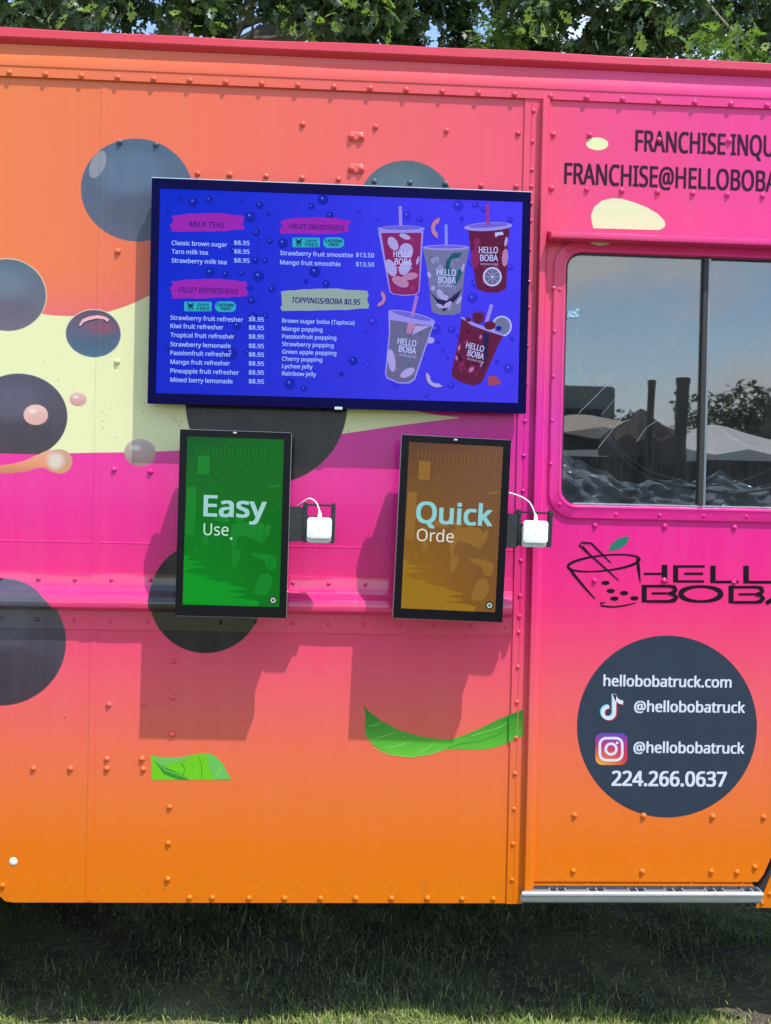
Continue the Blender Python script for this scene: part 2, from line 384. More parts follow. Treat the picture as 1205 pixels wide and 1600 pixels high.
M_step = mat('worn_step_metal', (.42, .44, .48), .5, metal=.45, bump=(70, .15), var=.2); M_tread = mat('grey_tread', (.16, .165, .175), .6, metal=.2, var=.3)
M_under = mat('underbody_black', (.012, .012, .012), .8, bump=(20, .5)); M_red = mat('red_gutter_paint', sc(222, 50, 84), .35, bump=(12, .2), var=.05)
M_white = mat('white_plastic', (.80, .81, .82), .32, coat=.3); M_whiteS = mat('grey_plastic_base', (.50, .53, .58), .4)

XL, XR = -2.9, X(1520, 800)                 # ends of the body
ZTOP = Z(300, 106); ZB = SKIRT
XP = X(829, 785)                             # joint between rear body and cab side
def arch(cx, r, z0, a0=180, a1=0, n=16): return [(cx+r*math.cos(R(a0+(a1-a0)*k/n)), z0+r*math.sin(R(a0+(a1-a0)*k/n))) for k in range(n+1)]
WXR = X(-6, 1411)-.44                        # rear wheel centre
main = [(XL, ZB), *arch(WXR, .43, ZB), (X(5, 1411), ZB)]
main = [(XL, ZB), *arch(WXR, .425, ZB+.03)]
main += [(X(2, 1400), Z(2, 1402)), (X(8, 1408), Z(8, 1408)), (X(20, 1411), ZB), (XP, ZB), (XP, ZTOP), (XL, ZTOP)]
mb = MB(); mb.plate(main, [], -.0, .004); TP(mb.build('side_panel', WRAP))
# sheet joint, doubled sheet edge and faint embossed line
mb = MB(); xs = X(146, 785)
mb.box(xs, xs+.016, -.0013, -.0001, ZB+.004, Z(146, 133)); TP(mb.build('seam_strip', WRAP))
mb = MB(); mb.prof_x([(0, Z(300, 852)), (.0006, Z(300, 851.5)), (.0006, Z(300, 850)), (0, Z(300, 849))], XL, XP-.04); TP(mb.build('pressed_line', WRAP))

# ---- roof gutter, cove and rivet flange (profile depth, height)
gy = lambda y: Z(100, y)
gut = MB()
prof = [(.001, gy(124.5)), (.0080, gy(124)), (.0082, gy(109.5)), (.0100, gy(108)), (.0106, gy(104.5)), (.0075, gy(94)), (.0035, gy(84)), (.002, gy(76)), (.002, gy(71)), (-.02, gy(70))]
gut.prof_x(prof, XL, XR, n=1)
TP(gut.build('cornice_panel', WRAP, auto=R(25)))
gut = MB(); n = 90; ls = []
for j in range(n+1):
    x = XL+(XR-XL)*j/n; w = .0016*math.sin(x*5.1)+.0012*math.sin(x*13.7+1)
    ls.append([(x, -.003, gy(73)), (x, -.0165-w*.4, gy(68.5)), (x, -.0195-w*.4, gy(67)), (x, -.0205-w*.4, gy(65.5)), (x, -.0195-w*.4, gy(53.5)+w), (x, -.0175, gy(52.3)+w), (x, .03, gy(50.0)+w), (x, .06, gy(60))])
b0 = len(gut.v)
for l in ls: gut.v += l
for j in range(n):
    for i in range(7): a = j*8+i; gut.f.append((a, a+8, a+9, a+1)); gut.mi.append(0)
M_lip = mat('gutter_vinyl', (.5, .1, .1), .38, bump=(6, .25))
tt = M_lip.node_tree; Nn = NB(tt); tcn = Nn.new('ShaderNodeTexCoord'); tcn.object = truck; sp_ = Nn.new('ShaderNodeSeparateXYZ'); tt.links.new(tcn.outputs['Object'], sp_.inputs[0])
tt.links.new(Nn.ramp(Nn.rng(sp_.outputs[0], -1.25, .85), [(0, sc(228, 66, 84)), (.5, sc(226, 58, 80)), (1, sc(224, 54, 96))]), tt.nodes['Principled BSDF'].inputs['Base Color'])
TP(gut.build('roof_gutter', M_lip, auto=R(24)))
ROOFZ = gy(60)
M_roof = mat('white_roof_sheet', (.6, .6, .6), .5, var=.08)
BD = 2.15                                    # body depth
mb = MB(); mb.box(XL, XR, .06, BD, ROOFZ-.03, ROOFZ-.005); TP(mb.build('roof', M_roof))
mb = MB(); mb.box(XL, XR, BD, BD+.02, ZB, ROOFZ-.035); TP(mb.build('far_side_panel', WRAP))
mb = MB(); mb.box(XL-.02, XL, .0, BD, ZB, ROOFZ-.035); TP(mb.build('rear_end_panel', WRAP))
mb = MB(); mb.box(XR, XR+.02, .0, BD, ZB, ROOFZ-.035); TP(mb.build('front_end_panel', WRAP))
mb = MB(); mb.box(XL, XR, .03, BD, ZB+.09, ZB+.14); TP(mb.build('floor_pan', M_under))
mb = MB()
for yy in (.55, 1.5): mb.box(XL+.1, XR-.1, yy, yy+.08, ZB-.02, ZB+.085)
for xx in (-2.2, -1.1, -.3, .5, 1.2): mb.box(xx, xx+.06, .2, BD-.2, ZB+.02, ZB+.088)
TP(mb.build('chassis_frame', M_under))
mb = MB(); mb.box(-.25, .45, .9, 1.35, ZB-.05, ZB+.018, bev=.02); TP(mb.build('fuel_tank', M_under))
# wheels stand outside the frame but carry the truck
def wheel(x, y, s):
    w = MB(); seg = 36
    def circ(r, yy): return [(r*math.cos(2*math.pi*k/seg), yy, r*math.sin(2*math.pi*k/seg)) for k in range(seg)]
    w.loops([circ(.2, -.02*s), circ(.205, -.10*s), circ(.33, -.115*s), circ(.37, -.09*s), circ(.37, .09*s), circ(.33, .11*s), circ(.2, .1*s)])
    o = w.build('wheel', M_rubber, auto=R(30)); o.location = Vector((x, y, .372)); TP(o)
    h = MB(); h.loops([circ(.205, -.1*s), circ(.19, -.07*s), circ(.17, -.03*s), circ(.08, -.035*s), circ(.075, -.08*s), circ(.002, -.08*s)])
    h.build('rim', M_steel, o, auto=R(30))
FXW = X(1200, 1400)+.47
for xx in (WXR, FXW):
    for yy, s in ((.14, 1), (BD-.14, -1)): wheel(xx, yy, s)
for xx in (WXR, FXW): mb = MB(); mb.tube([(xx, .1, .372), (xx, BD-.1, .372)], .045, 10); TP(mb.build('axle', M_under))

# ---- corner post between body and cab
px_ = lambda p, y=785: X(p, y)
y0 = 275.0
def xo(p): return X(p, y0)
mb = MB(); mb.prof_z([(xo(817), 0), (xo(817.5), .0045), (xo(827), .0045), (xo(828.2), .006), (xo(829.5), .0045), (xo(842), .0040), (xo(842), 0)], ZB, Z(830, 150)); TP(mb.build('joint_flange', WRAP))
mb = MB(); pz0, pz1 = Z(818, 1396), Z(848, 158)
mb.prof_z([(xo(841.8), 0), (xo(842.8), .020), (xo(844), .0225), (xo(851.5), .0225), (xo(854), .019), (xo(857.5), .0035), (xo(860), .0015), (xo(860), 0)], pz0, pz1)
TP(mb.build('corner_post', WRAP, auto=R(30)))

# ---- cab side with the window opening
wx0, wx1 = X(880.5, 600), X(1322, 600); wz0, wz1 = Z(950, 789), Z(950, 397.5)
ox0, ox1 = X(860.5, 600), X(1342, 600); oz0, oz1 = Z(950, 811.5), Z(950, 378.5)
zcab0 = Z(1000, 1377)
xc = X(1184, 1377)
cab = [(xo(846), zcab0), (xc, zcab0), (X(1193, 1366), Z(1193, 1366)), (X(1212, 1322), Z(1212, 1322)), (X(1250, 1270), Z(1250, 1270)), *arch(FXW, .425, Z(1250, 1270)-.17, 125, 25, 8), (XR, Z(1250, 1330)), (XR, ZTOP), (xo(846), ZTOP)]
hole = rrect(wx0-.004, wx1+.004, wz0-.004, wz1+.004, .042)
mb = MB(); mb.plate(cab, [hole], -.0015, .003); door = TP(mb.build('cab_side', WRAP))
# folded lower edge
mb = MB(); mb.prof_x([(-.012, zcab0-.011), (.002, zcab0-.011), (.002, zcab0-.009), (-.006, zcab0-.007), (-.006, zcab0+.004), (-.02, zcab0+.004)], xo(846)-.03, xc-.012); TP(mb.build('lower_fold', WRAP))
mb = MB()
e = [(X(1183, 1391), Z(1183, 1391)), (X(1196, 1371), Z(1196, 1371)), (X(1225, 1310), Z(1225, 1310)), (X(1232, 1316), Z(1232, 1316)), (X(1205, 1372), Z(1205, 1372)), (X(1191, 1396), Z(1191, 1396))]
mb.plate(e, [], -.002, .02); TP(mb.build('arch_seal', M_rubber))
mb = MB(); mb.box(xo(846), xc+.03, .018, .03, ZB+.0, zcab0+.03); TP(mb.build('sill_back_plate', M_dark))
e = [(X(1179, 1419), Z(1179, 1417)), (X(1191, 1397), Z(1191, 1397)), (X(1203, 1368), Z(1203, 1368)), (X(1235, 1316), Z(1235, 1316)), (X(1262, 1290), Z(1262, 1290)), (X(1262, 1419), Z(1262, 1417))]
mb = MB(); mb.plate(e, [], -.006, .0); TP(mb.build('fender_panel', WRAP))

# ---- drip rail over the window
dz = lambda y: Z(950, y)
mb = MB(); zt_ = Z(1000, 367); D0 = .054
zf = Z(1000, 366, D0); zfb = Z(1000, 377, D0)
mb.prof_x([(0, zfb+.004), (D0-.004, zfb), (D0, zfb+.002), (D0+.0015, zfb+.008), (D0, zf-.002), (D0-.003, zf), (.01, zf+.010), (0, zf+.013)], X(855, 362), XR)
TP(mb.build('drip_rail', WRAP, auto=R(35)))

# ---- window frame (raised ring), gasket, glass, divider
def ringloop(x0, x1, z0, z1, r, y): return [(a, y, b) for a, b in rrect(x0, x1, z0, z1, r, 10)]
mb = MB()
def fr(t): return (ox0+(wx0-ox0)*t, ox1+(wx1-ox1)*t, oz0+(wz0-oz0)*t, oz1+(wz1-oz1)*t, .066+(.040-.066)*t)
mb.loops([ringloop(*fr(0), -.0015), ringloop(*fr(0.01), -.0075), ringloop(*fr(.08), -.009), ringloop(*fr(.62), -.0095), ringloop(*fr(.78), -.0120), ringloop(*fr(.90), -.0110), ringloop(*fr(.98), -.006), ringloop(*fr(1.0), .012)])
frame = TP(mb.build('window_frame', WRAP, auto=R(28)))
mb = MB(); mb.loops([ringloop(wx0, wx1, wz0, wz1, .04, .004), ringloop(wx0, wx1, wz0, wz1, .04, -.0015), ringloop(wx0+.0035, wx1-.0035, wz0+.0035, wz1-.0035, .037, -.002), ringloop(wx0+.0035, wx1-.0035, wz0+.0035, wz1-.0035, .037, .012)])
mb.build('gasket', M_rubber, frame)
mb = MB(); mb.box(wx0+.03, wx1-.03, -.0075, -.0035, wz0+.0005, wz0+.0042); mb.build('sill_strip', M_alu, frame)
xm = X(1099, 590)
mb = MB()
mb.box(xm-.009, xm+.005, -.009, .014, wz0+.002, wz1-.002, bev=.0015); mb.build('divider_bar', M_rubber, frame)
mb = MB(); mb.box(xm+.0055, xm+.0125, -.004, .012, wz0+.004, wz1-.003, bev=.001)
mb.build('sash_edge', mat('anodised_sash', (.25, .27, .3), .4, metal=.8), frame)
# dusty, lightly mirrored glass
def glass_mat():
    m = bpy.data.materials.new('dusty_window_glass'); m.use_nodes = True; t = m.node_tree; N = NB(t); t.nodes.remove(t.nodes['Principled BSDF'])
    out = t.nodes['Material Output']; tr = N.new('ShaderNodeBsdfTransparent'); tr.inputs[0].default_value = (.80, .84, .87, 1)
    gl = N.new('ShaderNodeBsdfGlossy'); gl.inputs['Roughness'].default_value = .012; gl.inputs[0].default_value = (.86, .84, .82, 1)
    df = N.new('ShaderNodeBsdfDiffuse'); df.inputs[0].default_value = (.42, .45, .48, 1)
    c = N.new('ShaderNodeTexCoord'); P = c.outputs['Object']
    s1 = N.new('ShaderNodeMixShader'); s1.inputs[0].default_value = .145
    t.links.new(tr.outputs[0], s1.inputs[1]); t.links.new(gl.outputs[0], s1.inputs[2])
    sp = N.rng(N.noise(P, 260, 3, .7), .64, .74); bl = N.rng(N.noise(P, 7, 4, .6), .35, .8)
    v = N.new('ShaderNodeVectorMath'); v.operation = 'MULTIPLY'; t.links.new(P, v.inputs[0]); v.inputs[1].default_value = (60, 1, 5)
    st = N.rng(N.noise(v.outputs[0], 1, 3), .5, .8)
    fac = N.m('ADD', N.m('ADD', N.m('MULTIPLY', sp, .10), N.m('MULTIPLY', bl, .03)), N.m('ADD', N.m('MULTIPLY', st, .015), .004))
    s2 = N.new('ShaderNodeMixShader'); t.links.new(fac, s2.inputs[0]); t.links.new(s1.outputs[0], s2.inputs[1]); t.links.new(df.outputs[0], s2.inputs[2])
    t.links.new(s2.outputs[0], out.inputs[0]); return m
GLASS = glass_mat()
for a, b, yy in ((wx0+.001, xm-.004, .002), (xm+.004, wx1-.001, .006)):
    mb = MB(); mb.box(a, b, yy, yy+.004, wz0+.001, wz1-.001); o = mb.build('window_pane', GLASS, frame)
M_scratch = mat('scratch_marks', (.34, .37, .42), .5); M_scr2 = mat('old_adhesive', (.30, .34, .38), .6)
pr = Printer(lambda px, py: (W(px, py).x, W(px, py).z), -.0005)
for pts_, w in (([(905, 645), (950, 600), (1005, 560), (1030, 542)], 1.0), ([(935, 700), (970, 655), (1020, 575), (1053, 535)], .9), ([(940, 648), (990, 590), (1028, 554)], .6), ([(932, 600), (952, 588), (965, 582), (968, 580)], .7),
               ([(932, 602), (944, 598), (960, 590)], .6), ([(904, 562), (922, 547)], .5), ([(925, 545), (931, 552), (935, 542), (945, 562)], .45), ([(1040, 536), (1054, 533)], .8),
               ([(950, 670), (985, 655)], .7), ([(995, 690), (1010, 668), (1030, 655)], .8), ([(1170, 540), (1180, 534)], .7), ([(1168, 505), (1173, 500), (1178, 510)], .5), ([(925, 712), (950, 713)], .4)):
    pr.line(pts_, w*.55, M_scratch, 1)
tag(pr.build('scratches', frame), kind='stuff')
pr = Printer(lambda px, py: (W(px, py).x, W(px, py).z), .0)
M_tape = mat('pale_blue_tape', sc(150, 195, 220), .6, bump=(120, .6))
pr.poly([(887, 484), (893, 487), (905, 481), (905, 496), (889, 497), (886, 492)], M_tape, 0); o = pr.mb
tp = MB(); A = [(W(*p).x, W(*p).z) for p in [(886, 490), (889, 485), (895, 486), (905, 481), (905, 487), (901, 489), (905, 493), (904, 496), (890, 496), (886, 497)]]
tp.plate(A[::-1], [], -.0012, -.0006); tape = tp.build('tape_strip', M_tape)
tag(tape, 'small torn strip of pale blue tape stuck at the left edge of the window', 'tape')

# ---- rivets (each one a part)
def dome(r, h, seg=12, rings=4):
    m_ = MB(); ls = []
    for j in range(rings+1):
        t = math.pi/2*j/rings; rr = r*math.cos(t) if j < rings else r*.02
        ls.append([(rr*math.cos(2*math.pi*k/seg), -h*math.sin(t), rr*math.sin(2*math.pi*k/seg)) for k in range(seg)])
    m_.loops(ls); m_.f.append(tuple(rings*seg+k for k in range(seg))); m_.mi.append(0)
    me = m_.mesh('rivet'); me.materials.append(WRAP); me.polygons.foreach_set('use_smooth', [True]*len(me.polygons))
    bm = bmesh.new(); bm.from_mesh(me); bmesh.ops.recalc_face_normals(bm, faces=bm.faces); bm.to_mesh(me); bm.free(); return me
RV = dome(.0078, .0072); RVS = dome(.0052, .004); RVM = dome(.0062, .0052)
def rivet(px, py, d=0, me=RV):
    p = W(px, py, d+.002); o = bpy.data.objects.new('rivet', me); COL.objects.link(o); o.parent = truck
    o.location = Vector((p.x, -d+.0004, p.z))+truck_off; o.rotation_euler = (random.uniform(-.05, .05), random.uniform(0, 3), random.uniform(-.05, .05)); k = random.uniform(.94, 1.06); o.scale = (k, k, k)
for k in range(22): rivet(14.5+k*56.4+(0), 113.2+k*2.45 if k else 113, .0080)
for p in [(473, 194), (587, 198), (698, 204), (810, 208), (865, 210), (922, 211), (1030, 218), (1140, 220), (187, 222), (244, 226), (309, 271), (359, 273), (416, 275), (472, 278), (529, 280), (585, 283), (641, 285), (696, 287), (752, 290), (807, 291),
          (184, 393), (183, 565), (178, 734), (235, 737), (862, 294), (917, 296), (972, 298), (1028, 300), (1083, 302), (1137, 304), (1192, 306), (930, 821), (1039, 822), (1148, 824), (929, 907), (1038, 907), (1147, 910),
          (898, 1274), (1006, 1275), (1114, 1276), (1194, 1277), (896, 1361), (1004, 1362), (1112, 1362), (1152, 1363), (1180, 1355), (271, 1033), (270, 1090), (269, 1147), (170, 1101), (225, 1100), (52, 1201), (110, 1201), (167, 1186), (167, 1201),
          (222, 1186), (224, 1202), (265, 1261), (263, 1318), (262, 1374), (296, 1403), (332, 1403), (389, 1404), (445, 1404), (501, 1404), (556, 1404), (612, 1404), (668, 1404), (722, 1405), (771, 1405), (4, 1384)]:
    rivet(*p, me=RV, d=.0015 if p[0] > 860 else 0)
for p in [(2, 903), (60, 904.5), (117, 905.5), (174, 906), (235, 906.5), (345, 909), (402, 910), (458, 911), (514, 912), (571, 914), (683, 917), (740, 918)]: rivet(*p, d=.003, me=RVM)
for p in [(2, 966), (58, 968), (115, 969), (173, 970), (231, 971), (345, 973), (400, 973), (457, 974), (513, 975), (568, 976), (625, 977), (678, 978), (735, 979), (790, 980)]: rivet(*p, d=.003, me=RVM)
for y in (173, 221, 265, 291, 318, 345, 390, 440, 480, 540, 600, 658, 712, 767, 820, 876, 931, 963, 988, 1042, 1097, 1153, 1209, 1264, 1319, 1375): rivet(833.8-(y-173)*.0277, y, .0042, RVM)
for p in [(872, 454-2), (864, 518), (862, 588), (860, 657), (858, 725), (872, 788)]: rivet(p[0]+3, p[1], .0088, RVS)
for p in [(866, 450), (886, 392), (980, 380), (1048, 381.5), (1115, 383), (1183, 385), (963, 804), (1031, 805), (1100, 806), (1167, 807)]: rivet(*p, d=.0088, me=RVS)
for p in [(836, 1376), (918, 1378), (1000, 1378), (1080, 1379), (1160, 1380)]: rivet(p[0], p[1]+1, -.004, RVS)
for p in [(1203, 1397), (1191, 1411)]: rivet(*p, d=.006, me=RVM)
# pairs of rivets pressed under small covers
for cy in (214, 264):
    m_ = MB(); c = W(557, cy); ls = []
    for t in range(5):
        a = math.pi/2*t/4; k = math.cos(a) if t < 4 else .55
        q = rrect(-.0235*max(k, .55), .0235*max(k, .55), -.014*max(k, .5), .014*max(k, .5), .0125*max(k, .5), 6); ls.append([(x, -.0050*math.sin(a), z) for x, z in q])
    m_.loops(ls); m_.f.append(tuple(4*len(ls[0])+i for i in range(len(ls[0])))); m_.mi.append(0)
    o = m_.build('rivet_cover', WRAP, auto=R(50)); o.location = Vector((c.x, 0, c.z)); TP(o)
    for s in (-1, 1):
        r_ = bpy.data.objects.new('rivet', RV); COL.objects.link(r_); r_.parent = o; r_.location = (s*.0125, -.0035, -.001)
# white plug low on the left
m_ = dome(.0105, .003).copy(); m_.materials.clear(); m_.materials.append(M_white); o = bpy.data.objects.new('white_plug', m_); COL.objects.link(o); c = W(21, 1346); o.location = Vector((c.x, 0, c.z)); TP(o)

# ---- rub rail
ry = lambda y: Z(300, y)
rail = [(0, ry(986)), (.0032, ry(985.5)), (.0032, ry(957)), (.006, ry(955)), (.018, ry(954)), (.030, ry(952)), (.0345, ry(949.5)), (.0360, ry(946)), (.0360, ry(940)), (.034, ry(935.5)), (.028, ry(931.5)), (.018, ry(927)), (.009, ry(922)), (.0045, ry(917)), (.0035, ry(914)), (.0032, ry(897.5)), (0, ry(897))]
mb = MB(); xe = X(800, 940); xj = X(142, 940)
def railseg(x0, x1, k0=1, k1=1, lift=0):
    m_ = MB(); n_ = 24; kk = len(rail)
    for j in range(n_+1):
        u = j/n_; x = x0+(x1-x0)*u
        s = 1
        if k0 != 1: s = min(s, max(.12, math.sqrt(max(0, 1-(1-min(1, u*n_/3))**2))))
        if k1 != 1: s = min(s, max(.12, math.sqrt(max(0, 1-(1-min(1, (1-u)*n_/1.6))**2))))
        w = .0006*math.sin(x*21)+.0005*math.sin(x*47)
        m_.v += [(x, -(d if d < .0034 else .0034+(d-.0034)*s+w)-(lift if d > 0 else 0), z+(w if d > .02 else 0)) for d, z in rail]
    for j in range(n_):
        for i in range(kk-1): a = j*kk+i; m_.f.append((a, a+kk, a+kk+1, a+1)); m_.mi.append(0)
    m_.f.append(tuple(range(kk))); m_.f.append(tuple(n_*kk+i for i in reversed(range(kk)))); m_.mi += [0, 0]
    return TP(m_.build('rub_rail', WRAP_RAIL, auto=R(32)))
railseg(XL, xj+.01); railseg(xj, xe, 1, .5, .0014)

# ---- aluminium entry step with open tread
sx0_, sx1_ = X(812, 1400), X(1184, 1400)
zs1 = Z(1000, 1394, .03); zs0 = Z(1000, 1412, .03)
mb = MB(); mb.prof_x([(-.01, zs0+.002), (.024, zs0), (.031, zs0+.006), (.033, (zs0+zs1)/2+.003), (.038, (zs0+zs1)/2+.008), (.038, zs1-.002), (.034, zs1+.001), (.028, zs1)], sx0_, sx1_)
stp = TP(mb.build('entry_step', M_step, auto=R(25)))
tr_ = MB(); zt2 = zs1+.001
tr_.box(sx0_+.004, sx1_-.002, -.030, -.026, zt2-.01, zt2+.0005); tr_.box(sx0_+.004, sx1_-.002, .012, .016, zt2-.01, zt2+.0005)
cells = [(857, 869, 882), (917, 930, 943), (980, 993, 1006), (1037, 1050, 1065), (1100, 1114, 1128), (1158, 1172, 1184)]
prev = 815
for a, b_, c in cells:
    for p in (a, b_, c): x = X(p, 1388); tr_.box(x-.0015, x+.0015, -.026, .012, zt2-.012, zt2)
tr_.build('tread_grating', M_step, stp)
t2 = MB()
prev = 813
for i, (a, b_, c) in enumerate(cells+[(1190, 0, 0)]):
    xa, xb = X(prev, 1388)+.002, X(a, 1388)-.002
    if xb-xa > .01: t2.box(xa, xb, -.0255, -.006, zt2-.006, zt2-.002)
    prev = c
t2.build('tread_plate', M_tread, stp)

# ---- lettering and artwork stuck on the sides
uvw = lambda px, py: (W(px, py).x-TX, W(px, py).z)
M_plum = mat('plum_lettering', sc(58, 10, 46), .4, spec=.2); M_ink = mat('black_lettering', sc(26, 6, 24), .4, spec=.2)
M_navy = mat('navy_vinyl', sc(44, 58, 80), .3, bump=(9, .12), var=.12); M_lw = mat('white_lettering', sc(226, 232, 250), .4)
pr = Printer(uvw, .0018)
pr.text('FRANCHISE INQUIRIES', 993, 1208, 236, 32, M_plum, 1, .012, lead='FRANCHISE INQU')
pr.text('FRANCHISE@HELLOBOBATRUCK.COM', 882, 1214, 287, 32, M_plum, 1, .012, lead='FRANCHISE@HELLOBOBA')
pr.build('franchise_lettering', truck)
M_cream = mat('cream_print', sc(234, 234, 190), .35)
pr = Printer(uvw, .0018); pr.poly([(925, 350), (923, 337), (928, 324), (940, 314), (956, 310), (972, 311), (992, 317), (1012, 325), (1028, 335), (1037, 344), (1040, 351), (1037, 356), (1030, 360), (927, 357)], M_cream, 1); pr.build('cream_spot', truck)
pr = Printer(lambda px, py: (W(px, py, .0115).x-TX, W(px, py, .0115).z), .0118); pr.poly([(912, 372), (964, 374), (957, 379), (947, 383), (936, 384), (924, 381)], M_cream, 1); pr.build('cream_spot', truck)
pr = Printer(uvw, .0018)
pr.ell(1042, 1135, 140.5, 142, M_navy, 0, n=80)
pr.build('round_contact_sticker', truck)
ins = bpy.data.materials.new('camera_icon_gradient'); ins.use_nodes = True; tt = ins.node_tree; Nn = NB(tt)
c_ = Nn.new('ShaderNodeTexCoord'); s_ = Nn.new('ShaderNodeSeparateXYZ'); tt.links.new(c_.outputs['Object'], s_.inputs[0])
ic0, ic1 = uvw(930, 1195), uvw(980, 1145)
gx = Nn.rng(s_.outputs[0], ic0[0], ic1[0]); gz = Nn.rng(s_.outputs[2], ic0[1], ic1[1])
cA = Nn.ramp(gz, [(0, sc(250, 190, 70)), (.3, sc(235, 110, 60)), (.6, sc(200, 40, 110)), (1, sc(80, 70, 200))]); cB = Nn.ramp(gz, [(0, sc(215, 40, 60)), (.5, sc(205, 30, 100)), (1, sc(90, 60, 190))])
tt.links.new(Nn.mix(gx, cA, cB), tt.nodes['Principled BSDF'].inputs['Base Color'])
pr = Printer(uvw, .0021)
pr.text('hellobobatruck.com', 943, 1142, 1071.5, 16.5, M_lw, 1, .018)
pr.build('web_address', truck); pr = Printer(uvw, .0021)
pr.text('@hellobobatruck', 991, 1163, 1111.5, 16.5, M_lw, 1, .018)
pr.build('account_name', truck); pr = Printer(uvw, .0021)
pr.text('@hellobobatruck', 990, 1162, 1175.5, 16.5, M_lw, 1, .018)
pr.build('account_name', truck); pr = Printer(uvw, .0021)
pr.text('224.266.0637', 956, 1134, 1227, 22.5, M_lw, 1, .020)
def rr_px(x0, x1, y0, y1, r, n=6): return [(a, b) for a, b in rrect(x0, x1, y0, y1, r, n)]
pr.build('phone_number', truck); pr = Printer(uvw, .0021)
pr.poly(rr_px(930, 980, 1145, 1195, 11), ins, 1)
def rr_ring(P, x0, x1, y0, y1, r, w, m, L):
    q = rr_px(x0, x1, y0, y1, r, 7); q.append(q[0]); P.line(q, w, m, L)
rr_ring(pr, 937, 972, 1153, 1187.5, 10, 4, M_lw, 2); pr.ring(954.5, 1170, 8.3, 8.3, 4, M_lw, 2); pr.ell(964, 1160.5, 2.2, 2.2, M_lw, 2, n=12)
pr.build('camera_icon', truck); pr = Printer(uvw, .0021)
M_cy = mat('cyan_vinyl', sc(90, 205, 225), .4); M_rd = mat('red_vinyl', sc(225, 40, 80), .4)
for dx, dy, m_, L in ((-1.6, -1.2, M_cy, 1), (1.6, 1.2, M_rd, 2), (0, 0, M_lw, 3)):
    pr.line([(959.5+dx, 1084.5+dy), (959.5+dx, 1113+dy)], 5.6, m_, L)
    pr.ring(950.5+dx, 1113+dy, 9, 9, 5.6, m_, L, a0=0, a1=275, n=24)
    pr.line([(959+dx, 1084.6+dy), (962.5+dx, 1092+dy), (968+dx, 1096.5+dy), (973+dx, 1097.5+dy)], [3, 5.5, 5.8, 5.8], m_, L)
pr.build('note_icon', truck)
# cup logo and wide lettering
Q = lambda a, b: (850+a/3.333, 820+b/3.333)
pr = Printer(uvw, .0018); pr0 = pr
B = lambda pts, m_=M_ink, L=1: pr.poly([Q(*p) for p in pts], m_, L)
def bar(x0, x1, y0, y1, L=1): B([(x0, y0), (x1, y0), (x1, y1), (x0, y1)], L=L)
bar(520, 612, 249, 261); bar(612, 642, 208, 303)
bar(672, 698, 210, 300); bar(698, 836, 210, 223); bar(728, 828, 248, 261); bar(698, 832, 288, 301)
bar(865, 893, 212, 303); bar(893, 1013, 290, 304)
bar(1037, 1066, 213, 305); bar(1066, 1186, 291, 306)
pr.line([Q(1215, 214), Q(1330, 216), Q(1360, 232), Q(1360, 285), Q(1330, 305), Q(1215, 303), Q(1195, 285), Q(1195, 232), Q(1215, 214)], 4, M_ink, 1)
def letterB(x0, y0, w=185):
    h = 92
    bar(x0, x0+27, y0, y0+h); bar(x0+52, x0+w-50, y0+h*.42, y0+h*.42+12)
    pr.line([Q(x0+27, y0+7), Q(x0+w-40, y0+7), Q(x0+w-14, y0+13), Q(x0+w-10, y0+28), Q(x0+w-20, y0+40), Q(x0+w-48, y0+45)], [4, 4.5, 7, 8, 6, 3.6], M_ink, 2)
    pr.line([Q(x0+w-48, y0+45), Q(x0+w-16, y0+51), Q(x0+w-6, y0+66), Q(x0+w-16, y0+80), Q(x0+w-44, y0+86), Q(x0+27, y0+86)], [3.6, 6, 8, 7, 4.4, 4], M_ink, 3)
letterB(508, 312); letterB(960, 317)
pr.ring(*Q(816, 360), 104/3.333, 39/3.333, 4, M_ink, 1, wf=lambda t: 4.2+4.4*abs(math.cos(2*math.pi*t))**2)
pr.line([Q(1155, 410), Q(1290, 322), Q(1420, 412)], 7, M_ink, 1); pr.line([Q(1215, 384), Q(1365, 386)], 3.5, M_ink, 2)
pr.ring(*Q(310, 199), 188/3.333, 40/3.333, 3, M_ink, 1, rot=-6, wf=lambda t: 2.6+1.6*math.sin(2*math.pi*t+1.2)**2)
pr.line([Q(126, 218), Q(158, 262), Q(215, 330), Q(264, 384)], [3, 4.5, 3.4, 2], M_ink, 2)
pr.line([Q(486, 176), Q(492, 230), Q(500, 298)], [5, 5, 1.6], M_ink, 2)
pr.line([Q(390, 290), Q(330, 236), Q(182, 105), Q(196, 92), Q(246, 96), Q(300, 150), Q(348, 198)], [1.5, 2.6, 3.2, 3, 3, 3, 1.6], M_ink, 3); pr.line([Q(200, 112), Q(250, 168)], [3.4, 1.5], M_ink, 4)
for a, b in ((320, 302), (347, 344), (417, 355), (366, 384), (470, 382)): pr.ell(*Q(a, b), 6.6, 3.4, M_ink, 1, n=18)
pr.line([Q(320, 404), Q(292, 408), Q(300, 422), (Q(360, 428)), Q(420, 420), Q(480, 406)], [1.5, 3, 3, 2.6, 2.4, 1.2], M_ink, 1)
M_lg = mat('green_leaf_print', sc(20, 120, 100), .4)
pr.poly([Q(*p) for p in [(332, 134), (350, 100), (385, 72), (420, 60), (443, 60), (440, 80), (425, 104), (395, 124), (355, 134)]], M_lg, 1)
pr.build('cup_logo', truck)
